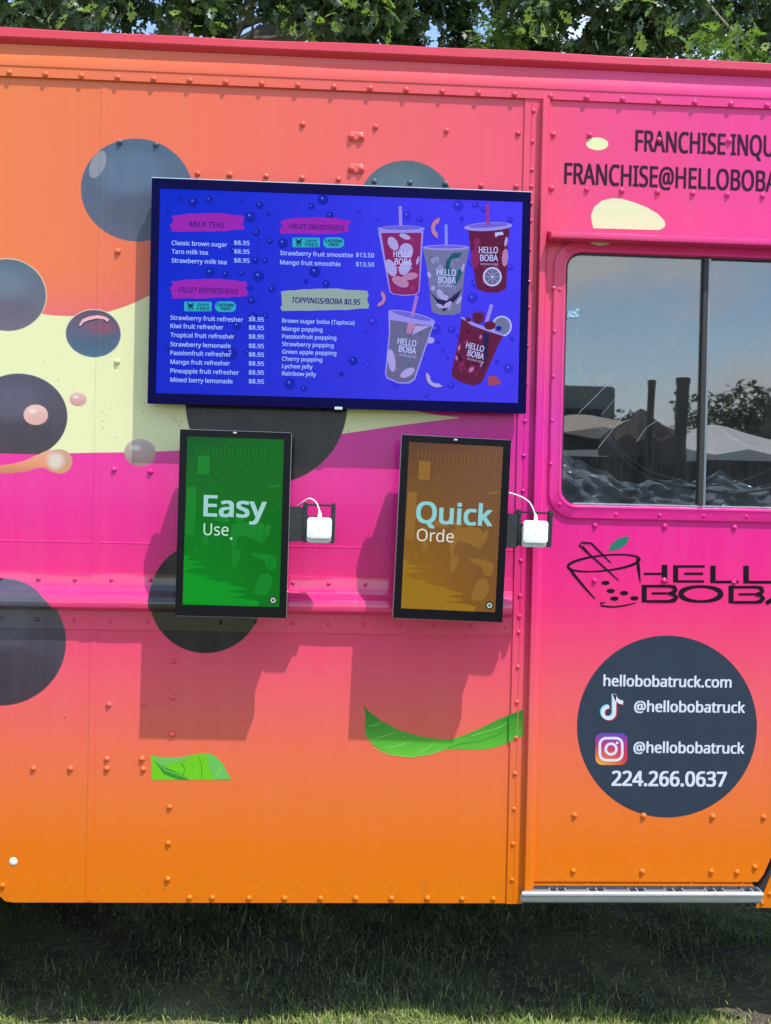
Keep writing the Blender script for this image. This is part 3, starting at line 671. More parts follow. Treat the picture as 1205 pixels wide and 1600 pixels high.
# green leaves printed low on the body
def leafmat(name, a, b, c0, c1):
    m = bpy.data.materials.new(name); m.use_nodes = True; t = m.node_tree; N = NB(t); cc = N.new('ShaderNodeTexCoord'); sp = N.new('ShaderNodeSeparateXYZ'); t.links.new(cc.outputs['Object'], sp.inputs[0])
    g = N.m('ADD', N.rng(sp.outputs[2], a, b), N.m('MULTIPLY', N.m('SUBTRACT', N.noise(cc.outputs['Object'], 14, 3), .5), .5)); t.links.new(N.ramp(g, [(0, c0), (1, c1)]), t.nodes['Principled BSDF'].inputs['Base Color'])
    t.nodes['Principled BSDF'].inputs['Roughness'].default_value = .35; return m
zA = lambda y: Z(400, y)
M_l1 = leafmat('bright_leaf_print', zA(1185), zA(1110), sc(110, 205, 60), sc(30, 135, 35)); M_l2 = mat('leaf_vein_print', sc(160, 232, 110), .4); M_l3 = mat('dark_leaf_print', sc(40, 150, 30), .4); M_l4 = mat('lime_leaf_print', sc(112, 205, 12), .4)
M_l5 = mat('pale_leaf_print', sc(110, 195, 90), .4)
pr = Printer(uvw, .0002)
z4 = lambda a, b: (a/2.869, 880+b/2.869)
pr.poly([z4(*p) for p in [(676, 858), (700, 866), (760, 872), (820, 868), (870, 858), (925, 850), (965, 862), (1000, 900), (1040, 972), (680, 972)]], M_l4, 1)
pr.poly([z4(*p) for p in [(690, 866), (760, 873), (820, 869), (855, 864), (830, 885), (780, 895), (735, 908), (705, 890)]], M_l5, 2)
pr.poly([z4(*p) for p in [(925, 853), (963, 866), (1000, 905), (1035, 968), (965, 968), (940, 920)]], M_l5, 2)
pr.poly([z4(*p) for p in [(690, 880), (735, 912), (800, 940), (860, 970), (800, 970), (735, 945)]], M_l3, 2)
pr.line([z4(*p) for p in [(683, 870), (740, 925), (860, 970)]], .9, M_l2, 3); pr.line([z4(*p) for p in [(820, 960), (830, 920), (812, 895)]], .8, M_l3, 3); pr.line([z4(*p) for p in [(905, 965), (905, 900), (890, 870)]], .7, M_l3, 3)
pr.line([z4(*p) for p in [(965, 968), (990, 920)]], .9, M_l2, 3)
pr.build('printed_leaf', truck)
pr = Printer(uvw, .0002)
z5 = lambda a, b: (400+a/2.739, 950+b/2.739)
body = [(461, 414), (480, 440), (540, 485), (620, 525), (700, 548), (760, 558), (830, 562), (880, 548), (960, 515), (1020, 485), (1080, 458), (1142, 434)]
low = [(1142, 545), (1110, 562), (1060, 585), (1000, 602), (930, 607), (860, 603), (800, 608), (745, 626), (680, 638), (600, 632), (540, 612), (495, 580), (470, 545), (466, 500), (470, 460)]
pr.poly([z5(*p) for p in body+low], M_l1, 1)
for v in ([(505, 560), (560, 545), (600, 530)], [(560, 600), (620, 585), (680, 560)], [(690, 625), (735, 600), (768, 570)], [(480, 505), (510, 500), (540, 488)]): pr.line([z5(*p) for p in v], [.6, 1.0, .4], M_l2, 2)
pr.line([z5(*p) for p in [(820, 600), (880, 580), (960, 570), (1040, 540), (1100, 510)]], 1.1, M_l3, 2)
pr.line([z5(*p) for p in [(920, 548), (980, 530), (1040, 512), (1080, 488)]], .8, M_l2, 2); pr.line([z5(*p) for p in [(500, 597), (560, 625), (660, 638), (745, 626), (800, 607)]], .9, M_l2, 2)
pr.build('printed_leaf', truck)
pr = Printer(lambda px, py: (W(px, py, .005).x-TX, W(px, py, .005).z), .0049); pr.poly([(795, 1118), (806, 1113), (817, 1108.5), (817, 1149), (806, 1155), (795, 1160)], M_l1, 1); pr.line([(796, 1143), (806, 1136), (816, 1127)], 1.0, M_l3, 2); pr.build('printed_leaf', truck)
M_sc = mat('dark_scuff', (.06, .03, .04), .6); r9 = random.Random(21)
pr = Printer(uvw, .0002)
for cx_, cy_, w_, h_, n_ in ((158, 655, 26, 34, 16), (232, 655, 10, 26, 12), (275, 655, 14, 12, 8), (688, 1080, 5, 3, 3), (160, 990, 30, 6, 5), (104, 1119, 2, 2, 2), (1060, 860, 120, 20, 5), (500, 660, 90, 10, 8), (700, 1385, 70, 14, 14), (200, 1390, 120, 14, 14), (950, 1350, 90, 14, 8), (640, 1300, 150, 60, 7), (400, 1230, 160, 60, 6), (90, 600, 60, 60, 6)):
    for _ in range(n_):
        x_, y_ = cx_+r9.gauss(0, w_*.5), cy_+r9.gauss(0, h_*.5); a_ = r9.uniform(0, 3.1); l_ = r9.uniform(.5, 2.6)
        pr.line([(x_, y_), (x_+l_*math.cos(a_), y_+l_*math.sin(a_)), (x_+l_*1.7*math.cos(a_+.6), y_+l_*1.7*math.sin(a_+.6))], [.3, r9.uniform(.3, .8), .2], M_sc, 1)
tag(pr.build('scuff_marks', truck), kind='stuff')
# pink highlight squiggle on the smaller boba
pr = Printer(uvw, .0016); M_hl = mat('pink_print', sc(248, 178, 190), .4); z8 = lambda a, b: (a/3.766, 390+b/3.766)
pr.line([z8(*p) for p in [(470, 448), (490, 420), (525, 405), (575, 396), (615, 402), (640, 418)]], [2.6, 5, 5.4, 5, 4.6, 5], M_hl, 1)
pr.build('printed_highlight', truck)

# ---- inside the cab, seen through the glass
mb = MB(); mb.box(xo(846)+.02, XR-.01, .9, .91, .62, ROOFZ-.05); TP(mb.build('cab_partition', mat('dark_cab_lining', (.03, .032, .036), .8)))
# crumpled sheet
M_tarp = mat('crumpled_grey_sheet', (.24, .245, .26), .24, spec=.9, bump=(18, 1.0), var=.5)
n1, n2 = 90, 36; V = []; F = []
tl = [W(870, 690), W(1330, 800)]
for j in range(n2+1):
    for i in range(n1+1):
        u, v = i/n1, j/n2; x = wx0-.05+(wx1-wx0+.1)*u
        topz = Z(1000, 748)+.085*math.exp(-((u-.05)/.15)**2)+.02*math.exp(-((u-.62)/.05)**2)+.005*math.sin(u*14)+.006*math.sin(u*31+1)+.004*math.sin(u*83)
        z = (wz0-.06)*(1-v)+topz*v
        q_ = lambda a: abs(((a/math.pi) % 2)-1)*2-1; y = .06+v*.10+.022*q_(u*31+v*9+math.sin(v*5)*1.2)+.018*q_(u*17-v*13+2+math.sin(u*9))+.012*q_(u*57+v*27)+.008*q_(v*37-u*45)
        V.append((x, y, z))
for j in range(n2):
    for i in range(n1): a = j*(n1+1)+i; F.append((a, a+1, a+n1+2, a+n1+1))
me = bpy.data.meshes.new('crumpled_sheet'); me.from_pydata(V, [], F); tarp = link('crumpled_sheet', me, M_tarp, None, None, False)
tag(tarp, 'crumpled grey plastic sheet bunched inside along the bottom of the cab window', 'plastic sheet')
def smooth_path(P, n=10):
    P = [Vector(p) for p in P]; o = []
    for i in range(len(P)-1):
        p0 = P[max(i-1, 0)]; p1 = P[i]; p2 = P[i+1]; p3 = P[min(i+2, len(P)-1)]
        for k in range(n):
            t = k/n; o.append(.5*((2*p1)+(p2-p0)*t+(2*p0-5*p1+4*p2-p3)*t*t+(-p0+3*p1-3*p2+p3)*t**3))
    return o+[P[-1]]
mb = MB(); mb.tube(smooth_path([W(904, 478, -.02), W(903, 540, -.02), W(915, 620, -.02), W(950, 680, -.02), W(1000, 728, -.02), W(1060, 750, -.02), W(1125, 758, -.02), W(1190, 740, -.02), W(1260, 700, -.02)]), .0022, 6)
tag(mb.build('hanging_cable', M_rubber, smooth=True), 'thin black cable sagging inside the cab window', 'cable')
mb = MB(); mb.tube(smooth_path([W(925, 650, -.03), W(960, 700, -.03), (W(1010, 745, -.03)), W(1090, 764, -.03), W(1150, 770, -.03), W(1240, 757, -.03)]), .0042, 8)
tag(mb.build('black_hose', M_black, smooth=True), 'black hose curving low behind the cab window above the crumpled sheet', 'hose')

# ================================================================== MENU SCREEN
TD = .057
c0, c1, c2, c3 = W(236, 278, TD), W(830, 300, TD), W(822, 645, TD), W(232, 631, TD)
tx0, tx1 = (c0.x+c3.x)/2, (c1.x+c2.x)/2; tz1, tz0 = (c0.z+c1.z)/2, (c2.z+c3.z)/2
tcx = (tx0+tx1)/2
tv = tag(empty('menu_display', (tcx, 0, tz0)), 'wide blue menu screen listing milk teas and fruit smoothies, on the truck side', 'menu screen')
loc = Vector((-tcx, 0, -tz0))
M_bez = mat('flare_blue_bezel', (.001, .0008, .042), .5, spec=.06); M_tvb = mat('tv_back', (.02, .02, .025), .5)  # blue lens flare over the dark bezel is put into its base colour
s0 = (X(250, 294, TD), X(817, 319, TD)); sz1_, sz0_ = (Z(250, 294, TD)+Z(815, 315, TD))/2, (Z(245, 615, TD)+Z(812, 629, TD))/2
outer = [(tx0, tz0), (tx1, tz0), (tx1, tz1), (tx0, tz1)]; inner = [(s0[0], sz0_), (s0[1], sz0_), (s0[1], sz1_), (s0[0], sz1_)]
mb = MB(); mb.plate(outer, [inner], -TD, -TD+.018); mb.build('bezel', M_bez, tv, loc)
mb = MB(); mb.box(tx0+.002, tx1-.002, -TD+.0185, -.018, tz0+.003, tz1-.003, bev=.004); mb.build('rear_housing', M_tvb, tv, loc)
mb = MB(); mb.box(tcx-.2, tcx+.2, -.0175, -.0005, tz0+.12, tz1-.12); mb.build('wall_bracket', M_steel, tv, loc)
mb = MB(); mb.box(tx0-.0012, tx1+.0012, -TD+.001, -TD+.014, tz1+.0002, tz1+.002); mb.build('top_trim', M_alu, tv, loc)
mb = MB(); xx = X(529, 636, TD); mb.box(xx-.010, xx+.010, -TD-.002, -TD+.006, tz0-.003, tz0+.004, bev=.001); mb.build('maker_badge', M_alu, tv, loc)
def screen_mat(name, x0, x1, z0, z1, tl, tr_, bl, br, rough=.12):
    m = bpy.data.materials.new(name); m.use_nodes = True; t = m.node_tree; N = NB(t); b = t.nodes['Principled BSDF']
    c = N.new('ShaderNodeTexCoord'); sp = N.new('ShaderNodeSeparateXYZ'); t.links.new(c.outputs['Object'], sp.inputs[0])
    u = N.rng(sp.outputs[0], x0, x1, True); v = N.rng(sp.outputs[2], z0, z1)
    t.links.new(N.mix(v, N.mix(u, em(*bl), em(*br)), N.mix(u, em(*tl), em(*tr_))), b.inputs['Emission Color'])
    b.inputs['Emission Strength'].default_value = 1; b.inputs['Base Color'].default_value = (.004, .004, .005, 1); b.inputs['Roughness'].default_value = rough; b.inputs['Specular IOR Level'].default_value = .05
    return m
mb = MB(); mb.box(s0[0]-.001, s0[1]+.001, -TD+.003, -TD+.012, sz0_-.001, sz1_+.001)
mb.build('screen', screen_mat('blue_menu_picture', s0[0], s0[1], sz0_, sz1_, (0, 38, 205), (66, 58, 248), (8, 34, 200), (62, 54, 236)), tv, loc)
def E_(name, r, g, b, k=1.0):
    c = em(r, g, b); m = mat(name, (.004, .004, .004), .14, emit=tuple(x*k for x in c[:3])+(1,)); m.node_tree.nodes['Principled BSDF'].inputs['Specular IOR Level'].default_value = .05; return m
uvt = lambda px, py: (X(px, py, TD-.0027)-tcx, Z(px, py, TD-.0027)-tz0)
pr = Printer(uvt, TD-.0027)
e_txt = E_('menu_text', 158, 184, 250); e_mag = E_('menu_magenta', 150, 30, 176); e_cre = E_('menu_cream', 140, 164, 164); e_ink = E_('menu_ink', 46, 20, 120); e_grn = E_('menu_green', 40, 168, 190); e_dg = E_('menu_dark_green', 8, 50, 105)
e_b1 = E_('bubble_dark', 8, 26, 168); e_b2 = E_('bubble_light', 80, 104, 232); e_b3 = E_('bubble_violet', 46, 38, 212)
rb = random.Random(5)
def brush(x0, x1, y0, y1, m, j=3):
    n = 12; top = []; bot = []
    for k in range(n+1):
        u = k/n; x = x0+(x1-x0)*u; arc = math.sin(u*math.pi)
        top.append((x, y0+3-arc*4+rb.uniform(-.8, .8))); bot.append((x, y1-2+arc*2.0-u*2+rb.uniform(-.8, .8)))
    L_ = [(x0+rb.uniform(-j, j), y0+(y1-y0)*k/7) for k in range(7, 0, -1)]; R_ = [(x1+rb.uniform(-j, j), y0+(y1-y0)*k/7) for k in range(1, 7)]
    pr.poly(top+R_+bot[::-1]+L_[:-1], m, 2)
# bubbles
bl = [(302, 316, 8), (327, 312, 6), (283, 311, 4.5), (406, 321, 6), (391, 339, 9), (401, 364, 6), (376, 314, 3), (420, 335, 3.5), (505, 312, 8.5), (487, 323, 5), (516, 337, 6), (442, 380, 8), (422, 377, 5), (328, 426, 8), (352, 429, 6), (404, 432, 9), (378, 427, 5),
      (425, 452, 6), (393, 470, 6.5), (392, 450, 4), (396, 497, 9), (415, 494, 5), (370, 509, 7), (363, 525, 6), (361, 552, 11), (387, 551, 5), (492, 425, 9), (478, 440, 4), (510, 444, 6), (453, 600, 9), (475, 608, 5), (365, 390, 5), (400, 407, 6), (414, 408, 5),
      (636, 337, 7), (656, 343, 5.5), (716, 322, 8.5), (743, 321, 5.5), (756, 328, 5), (722, 342, 4), (797, 344, 5), (797, 418, 5), (738, 466, 8.5), (742, 443, 6), (737, 411, 5), (583, 503, 8), (572, 520, 4), (706, 515, 6.5), (716, 525, 4), (681, 515, 8.5), (684, 535, 4),
      (795, 576, 8), (777, 566, 4), (705, 602, 6), (666, 617, 5), (575, 570, 5), (552, 564, 7), (534, 585, 4), (700, 560, 3), (692, 548, 3), (775, 365, 4), (270, 455, 4), (262, 545, 4), (262, 330, 3.5), (540, 470, 4), (590, 345, 3), (800, 530, 4), (560, 330, 4), (500, 395, 4), (620, 600, 5)]
for x, y, r in bl:
    pr.ell(x, y, r, r, e_b1 if x < 560 else e_b3, 1, n=16)
    if r > 4.5: pr.ell(x-r*.15, y-r*.3, r*.24, r*.24, e_b2, 2, n=8)
tag(pr.build('bubble_print', tv), kind='stuff'); pr = Printer(uvt, TD-.0027)
brush(268, 380, 334, 363, e_mag); pr.build('heading_banner', tv); pr = Printer(uvt, TD-.0027); brush(440, 545, 341, 367, e_mag); pr.build('heading_banner', tv); pr = Printer(uvt, TD-.0027); brush(268, 385, 437, 467, e_mag); pr.build('heading_banner', tv); pr = Printer(uvt, TD-.0027); brush(439, 575, 452, 486, e_cre)
pr.build('heading_banner', tv); pr = Printer(uvt, TD-.0027)
pr.text('MILK TEAS', 296, 350, 354, 8.5, e_ink, 3, .012, slant=.2); pr.text('FRUIT SMOOTHIES', 452, 537, 357.5, 8, e_ink, 3, .012, slant=.2)
pr.text('FRUIT REFRESHERS', 279, 371, 457, 8.5, e_ink, 3, .012, slant=.2); pr.text('TOPPINGS/BOBA $0.95', 455, 562, 473, 8.5, e_ink, 3, .018, slant=.15)
def badge(x, y):
    pr.poly(rr_px(x, x+43, y, y+15, 2, 3), e_grn, 2); pr.poly(rr_px(x+48, x+81, y-.5, y+16, 8, 6), e_grn, 2)
    pr.ell(x+10, y+6.5, 4.2, 3.2, e_dg, 3, n=12); pr.ell(x+10, y+11, 4.6, 2.6, e_dg, 3, n=12); pr.ell(x+6, y+3.2, 1.5, 1.5, e_dg, 4, n=8); pr.ell(x+14, y+3.2, 1.5, 1.5, e_dg, 4, n=8); pr.ell(x+10, y+11, 3, 1.3, e_grn, 4, n=10)
    pr.text('DAIRY', x+21, x+39, y+6.5, 4, e_dg, 3, .02); pr.text('FREE', x+20, x+40, y+13.3, 5.2, e_dg, 3, .02)
    pr.text('CAFFEINE', x+51, x+78, y+7, 4.4, e_dg, 3, .03); pr.text('FREE!', x+57, x+73, y+13, 4.4, e_dg, 3, .03)
pr.build('heading_lettering', tv)
for q_ in ((288, 471.5), (457, 371.5)): pr = Printer(uvt, TD-.0027); badge(*q_); pr.build('badge_print', tv)
pr = Printer(uvt, TD-.0027)
T = lambda s, a, b, y, h=6.6: pr.text(s, a, b, y, h, e_txt, 3, .016)
for s, b, y in (('Classic brown sugar', 355, 382.5), ('Taro milk tea', 325, 396), ('Strawberry milk tea', 354, 410)): T(s, 268.5, b, y+.2); T('$8.95', 366, 390, y)
for s, b, y in (('Strawberry fruit refresher', 380, 499.5), ('Kiwi fruit refresher', 349, 512.5), ('Tropical fruit refresher', 366.5, 526.5), ('Strawberry lemonade', 360.5, 541), ('Passionfruit refresher', 361.5, 554.5), ('Mango fruit refresher', 359, 568.5), ('Pineapple fruit refresher', 373.5, 582.5), ('Mixed berry lemonade', 363.5, 596.5)):
    T(s, 266.5, b, y); T('$8.95', 389, 412.5, y+2.5)
for s, b, y in (('Strawberry fruit smoothie', 551.5, 398.5), ('Mango fruit smoothie', 532, 413)): T(s, 438, b, y); T('$13.50', 556.5, 584.5, y+3)
for s, b, y in (('Brown sugar boba (Tapioca)', 554, 504), ('Mango popping', 504, 516.5), ('Passionfruit popping', 525.5, 528.5), ('Strawberry popping', 521.5, 540.5), ('Green apple popping', 525.5, 552.5), ('Cherry popping', 503.5, 563.5), ('Lychee jelly', 488.5, 575), ('Rainbow jelly', 494, 586.5)): T(s, 441, b, y, 6.2)
pr.build('price_list', tv); pr = Printer(uvt, TD-.0027)
# cups on the menu picture
e_rd = E_('drink_red', 128, 30, 98); e_dr = E_('drink_dark_red', 92, 16, 62); e_gy = E_('drink_grey', 108, 112, 158); e_sm = E_('drink_smoke', 98, 98, 142); e_lid = E_('lid_lilac', 146, 140, 236); e_ld2 = E_('lid_shade', 104, 96, 214)
e_wh = E_('cup_print_white', 178, 190, 250); e_pe = E_('fruit_peach', 176, 122, 172); e_ap = E_('apple_pale', 164, 156, 224); e_lf = E_('cup_leaf', 16, 84, 106); e_st = E_('straw_lilac', 150, 130, 226); e_sr = E_('straw_red', 150, 50, 150); e_or = E_('orange_cube', 156, 66, 96); e_be = E_('berry', 88, 14, 52); e_dk = E_('pod_dark', 34, 22, 74)
U = lambda a, b: (580+a/5.02, 310+b/5.02); U2 = lambda a, b: (580+a/5.02, 440+b/5.02)
def PP(f, pts, m, L): pr.poly([f(*p) for p in pts], m, L)
def EE(f, a, b, rx, ry, m, L, rot=0, n=24): x, y = f(a, b); pr.ell(x, y, rx/5.02, ry/5.02, m, L, rot, n)
def hb(f, x0, x1, y1, y2, rot, sub=True):
    k = (x1-x0)
    a, b = f(x0, y1); c, _ = f(x1, y1); h = 10.0*k/150
    pr.text('HELLO', a, c, b, h, e_wh, 8, .012, rot=rot)
    d, e2 = f(x0+10, y2); g, _ = f(x1, y2); pr.text('BOBA', d, g, e2, h, e_wh, 8, .012, rot=rot)
    if sub: a, b = f(x0+14, y2+.22*k); c, _ = f(x1+4, y2); pr.text('REFRESHERS', a, c, b, 3.0, e_wh, 8, .0, rot=rot, space=1.2)
def tx(r_): return E_('drink_tone', *r_)
def ice(f, quad, tones, n, seed, L=4):
    q = random.Random(seed); ms = [tx(t) for t in tones]
    for i in range(n):
        u, v = q.uniform(.08, .92), q.uniform(.05, .95); (ax, ay), (bx, by), (cx, cy), (dx, dy) = quad
        x = (ax*(1-u)+bx*u)*(1-v)+(dx*(1-u)+cx*u)*v; y = (ay*(1-u)+by*u)*(1-v)+(dy*(1-u)+cy*u)*v; s_ = q.uniform(8, 26); a0 = q.uniform(0, 3)
        pr.poly([f(x+s_*q.uniform(.6, 1)*math.cos(a0+t), y+s_*1.2*q.uniform(.6, 1)*math.sin(a0+t)) for t in np.linspace(0, 5.4, 7)], ms[i % len(ms)], L+.02*i)
# cup one
ice(U, [(95, 290), (380, 290), (350, 735), (165, 735)], [(112, 24, 92), (142, 40, 112), (120, 30, 110)], 26, 1, 3.1)
pr.line([U(228, 62), U(232, 232)], 5, e_st, 3); PP(U, [(55, 255), (410, 255), (380, 735), (350, 758), (260, 765), (170, 752), (145, 735)], e_lid, 2); PP(U, [(78, 272), (395, 270), (372, 732), (345, 752), (260, 758), (175, 748), (152, 730)], e_rd, 3)
EE(U, 235, 240, 186, 28, e_lid, 4); EE(U, 235, 232, 160, 17, e_ld2, 5)
EE(U, 172, 355, 36, 58, e_ap, 4, -30); EE(U, 275, 410, 55, 58, e_ap, 4); EE(U, 155, 545, 40, 70, e_ap, 4, -25); EE(U, 265, 545, 42, 60, e_ap, 4, 35); EE(U, 265, 300, 45, 20, e_ap, 4, 20); EE(U, 230, 655, 70, 38, e_pe, 4, 25); EE(U, 305, 612, 62, 28, e_pe, 5, -10)
EE(U, 366, 488, 10, 34, e_ap, 4, 15)
hb(U, 175, 318, 460, 520, 0); pr.build('drink_picture', tv); pr = Printer(uvt, TD-.0027)
ice(U, [(435, 420), (735, 420), (690, 890), (490, 890)], [(124, 126, 172), (96, 100, 146), (134, 140, 190)], 30, 3, 4.1)
# cup two
pr.line([U(587, 205), U(590, 380)], 4.6, E_('straw_blue', 120, 140, 238), 4); PP(U, [(405, 395), (770, 395), (735, 560), (700, 900), (640, 915), (540, 915), (475, 890), (440, 560)], e_gy, 4)
EE(U, 587, 386, 184, 22, e_lid, 5); EE(U, 587, 382, 150, 12, e_ld2, 6)
PP(U, [(640, 430), (715, 424), (690, 465), (630, 480), (615, 540), (650, 600), (600, 640), (575, 570), (590, 490)], e_lf, 5); PP(U, [(720, 560), (690, 640), (640, 720), (680, 560)], e_lf, 5); PP(U, [(450, 720), (520, 790), (600, 800), (700, 720), (716, 700), (680, 780), (600, 860), (570, 890), (520, 820)], e_dk, 5)
for a, b, p, q, r in ((455, 600, 14, 26, -20), (545, 755, 24, 46, -30), (485, 705, 16, 20, 0), (585, 780, 18, 24, 10), (720, 545, 10, 34, 15), (690, 800, 14, 36, 30), (600, 835, 40, 18, -35), (540, 845, 34, 14, 25)): EE(U, a, b, p, q, e_ap, 6, r, 14)
hb(U, 515, 662, 602, 662, 1); pr.build('drink_picture', tv); pr = Printer(uvt, TD-.0027)
ice(U, [(785, 270), (1060, 260), (1035, 715), (840, 700)], [(72, 10, 50), (112, 24, 70), (130, 40, 90), (60, 8, 44)], 34, 2, 3.1)
# cup three
pr.line([U(908, 40), U(918, 215)], 5, e_sr, 6); PP(U, [(760, 240), (1085, 230), (1070, 400), (1060, 705), (1000, 740), (900, 738), (830, 710), (790, 480)], e_dr, 3)
EE(U, 918, 222, 190, 34, e_lid, 4, -3); EE(U, 918, 212, 160, 19, e_ld2, 5, -3); PP(U, [(970, 270), (1030, 262), (1040, 285), (1000, 290), (975, 305)], e_wh, 4); EE(U, 1058, 340, 12, 38, e_ap, 4, 10); EE(U, 815, 470, 34, 78, e_rd, 4); EE(U, 1050, 465, 24, 70, e_pe, 4, 4); EE(U, 950, 615, 74, 76, e_wh, 4); EE(U, 950, 615, 60, 62, e_sm, 5); EE(U, 950, 617, 9, 9, e_wh, 6, 0, 8)
EE(U, 830, 345, 26, 34, e_rd, 4)
for k in range(8):
    a = k*math.pi/4; x, y = U(950, 615); pr.line([(x+math.cos(a)*2, y+math.sin(a)*2), (x+math.cos(a)*11, y+math.sin(a)*11)], .6, e_wh, 6)
hb(U, 845, 992, 430, 492, -1); pr.build('drink_picture', tv); pr = Printer(uvt, TD-.0027)
ice(U2, [(165, 320), (455, 370), (320, 760), (135, 730)], [(108, 104, 150), (90, 92, 134), (112, 100, 140)], 22, 4, 3.1)
# cup four (grey, tilted)
PP(U2, [(135, 235), (500, 320), (470, 400), (345, 770), (300, 800), (220, 800), (120, 760), (108, 725), (140, 400)], e_lid, 2); PP(U2, [(150, 300), (480, 350), (455, 410), (335, 760), (290, 790), (220, 790), (125, 750), (118, 725), (150, 400)], e_sm, 3)
EE(U2, 318, 275, 188, 34, e_lid, 4, 13); EE(U2, 318, 268, 160, 20, e_ld2, 5, 13); pr.line([U2(360, 110), U2(322, 275)], 5, E_('straw_peach', 165, 110, 200), 6); PP(U2, [(345, 345), (460, 350), (320, 420)], e_ap, 4); PP(U2, [(290, 320), (350, 330), (310, 410), (275, 400)], e_pe, 5)
EE(U2, 160, 620, 30, 90, e_ap, 4, -8); EE(U2, 285, 715, 62, 30, e_ap, 4, -30); EE(U2, 462, 460, 34, 26, e_ap, 1, 0)
hb(U2, 205, 350, 488, 548, 8); pr.build('drink_picture', tv); pr = Printer(uvt, TD-.0027)
ice(U2, [(730, 330), (1010, 440), (850, 770), (650, 710)], [(72, 10, 50), (112, 24, 76), (128, 30, 90), (56, 8, 44)], 40, 5, 4.1)
# cup five (dark berries, tilted)
EE(U2, 1025, 350, 78, 82, e_wh, 2); EE(U2, 1025, 350, 66, 70, e_gy, 3); PP(U2, [(710, 290), (1040, 425), (1000, 490), (870, 790), (800, 818), (690, 785), (630, 740), (632, 700), (680, 480)], e_dr, 4)
pr.line([U2(945, 180), U2(905, 320)], 5.5, e_st, 5); pr.line([U2(705, 280), U2(800, 335), U2(900, 372), U2(1035, 420)], [2.5, 5, 5, 3], e_lid, 6)
EE(U2, 840, 290, 46, 42, e_be, 7); EE(U2, 930, 345, 46, 34, e_be, 7); EE(U2, 1000, 368, 24, 20, e_b1, 7); EE(U2, 762, 300, 24, 18, e_be, 7)
for k in range(7): x, y = U2(800+k*14, 252-8*(k % 2)); pr.poly([(x-1.5, y+3), (x, y-4.5), (x+1.5, y+3)], e_be, 6)
for a, b, p, q, r in ((858, 435, 16, 26, 10), (785, 690, 26, 40, 40), (690, 520, 14, 40, 15), (865, 650, 12, 36, 20), (670, 600, 14, 30, -15)): EE(U2, a, b, p, q, e_rd, 5, r, 14); EE(U2, a, b, p*.5, q*.55, e_pe, 6, r, 12)
PP(U2, [(885, 400), (930, 405), (900, 640), (870, 700)], e_dk, 5)
hb(U2, 742, 882, 520, 582, 12); pr.build('drink_picture', tv); pr = Printer(uvt, TD-.0027)
# loose fruit
def slice_(f, cx, cy, r, a0, a1, m1, m2, L=3):
    x, y = f(cx, cy); r /= 5.02
    o_ = [(x+r*math.cos(R(a)), y+r*math.sin(R(a))) for a in np.linspace(a0, a1, 14)]; k_ = math.hypot(o_[0][0]-o_[-1][0], o_[0][1]-o_[-1][1])
    mx_, my_ = (o_[0][0]+o_[-1][0])/2, (o_[0][1]+o_[-1][1])/2; i_ = [(p[0]*.5+mx_*.5, p[1]*.5+my_*.5) for p in o_[::-1]]
    pr.poly(o_+i_[1:-1], m2, L); pr.line(o_, .9, m1, L+1)
for a_ in ((U, 555, 235, 88, 110, 262, e_be, e_pe), (U2, 50, 130, 66, -62, 95, e_rd, e_pe), (U2, 520, 740, 92, 62, 200, e_be, e_ap)): slice_(*a_); pr.build('fruit_slice_print', tv); pr = Printer(uvt, TD-.0027)
PP(U2, [(915, 745), (975, 738), (1025, 790), (1000, 808), (920, 815)], e_or, 2)
o = pr.build('fruit_slice_print', tv); o.location = (0, 0, 0)

# ================================================================== ORDER KIOSKS
KD = .127
PEOPLE = [[(355, 245), (418, 250), (416, 346), (356, 343)], [(305, 410), (352, 412), (350, 662), (300, 660)],
          [(545, 600), (600, 590), (650, 580), (705, 590), (722, 640), (700, 690), (640, 668), (590, 660), (570, 690), (560, 735), (545, 720), (540, 650)],
          [(548, 735), (592, 740), (580, 800), (560, 825), (550, 790)],
          [(650, 745), (735, 752), (780, 775), (775, 830), (735, 828), (718, 790), (660, 762)],
          [(700, 860), (745, 850), (765, 900), (735, 960), (690, 965), (670, 945)],
          [(392, 660), (420, 672), (424, 712), (395, 716)], [(560, 560), (575, 545), (600, 548), (606, 575), (590, 590), (566, 586)], [(455, 560), (475, 552), (520, 560), (530, 585), (490, 592), (450, 580)], [(700, 700), (735, 650), (745, 600), (725, 600), (705, 650)], [(735, 780), (745, 775), (748, 825), (736, 828)], [(755, 775), (765, 775), (768, 825), (757, 828)], [(735, 398), (790, 385), (790, 396), (738, 406)], [(350, 728), (372, 730), (368, 744), (350, 742)], [(405, 792), (460, 795), (440, 800), (405, 798)]]
GROUND = [(293, 765), (330, 775), (310, 790), (395, 800), (320, 812), (420, 826), (330, 838), (300, 850), (360, 868), (450, 872), (405, 884), (480, 900), (560, 905), (520, 912), (640, 935), (590, 942), (540, 952), (620, 962), (610, 972), (520, 980), (640, 988), (700, 1000), (690, 1026), (286, 1020)]
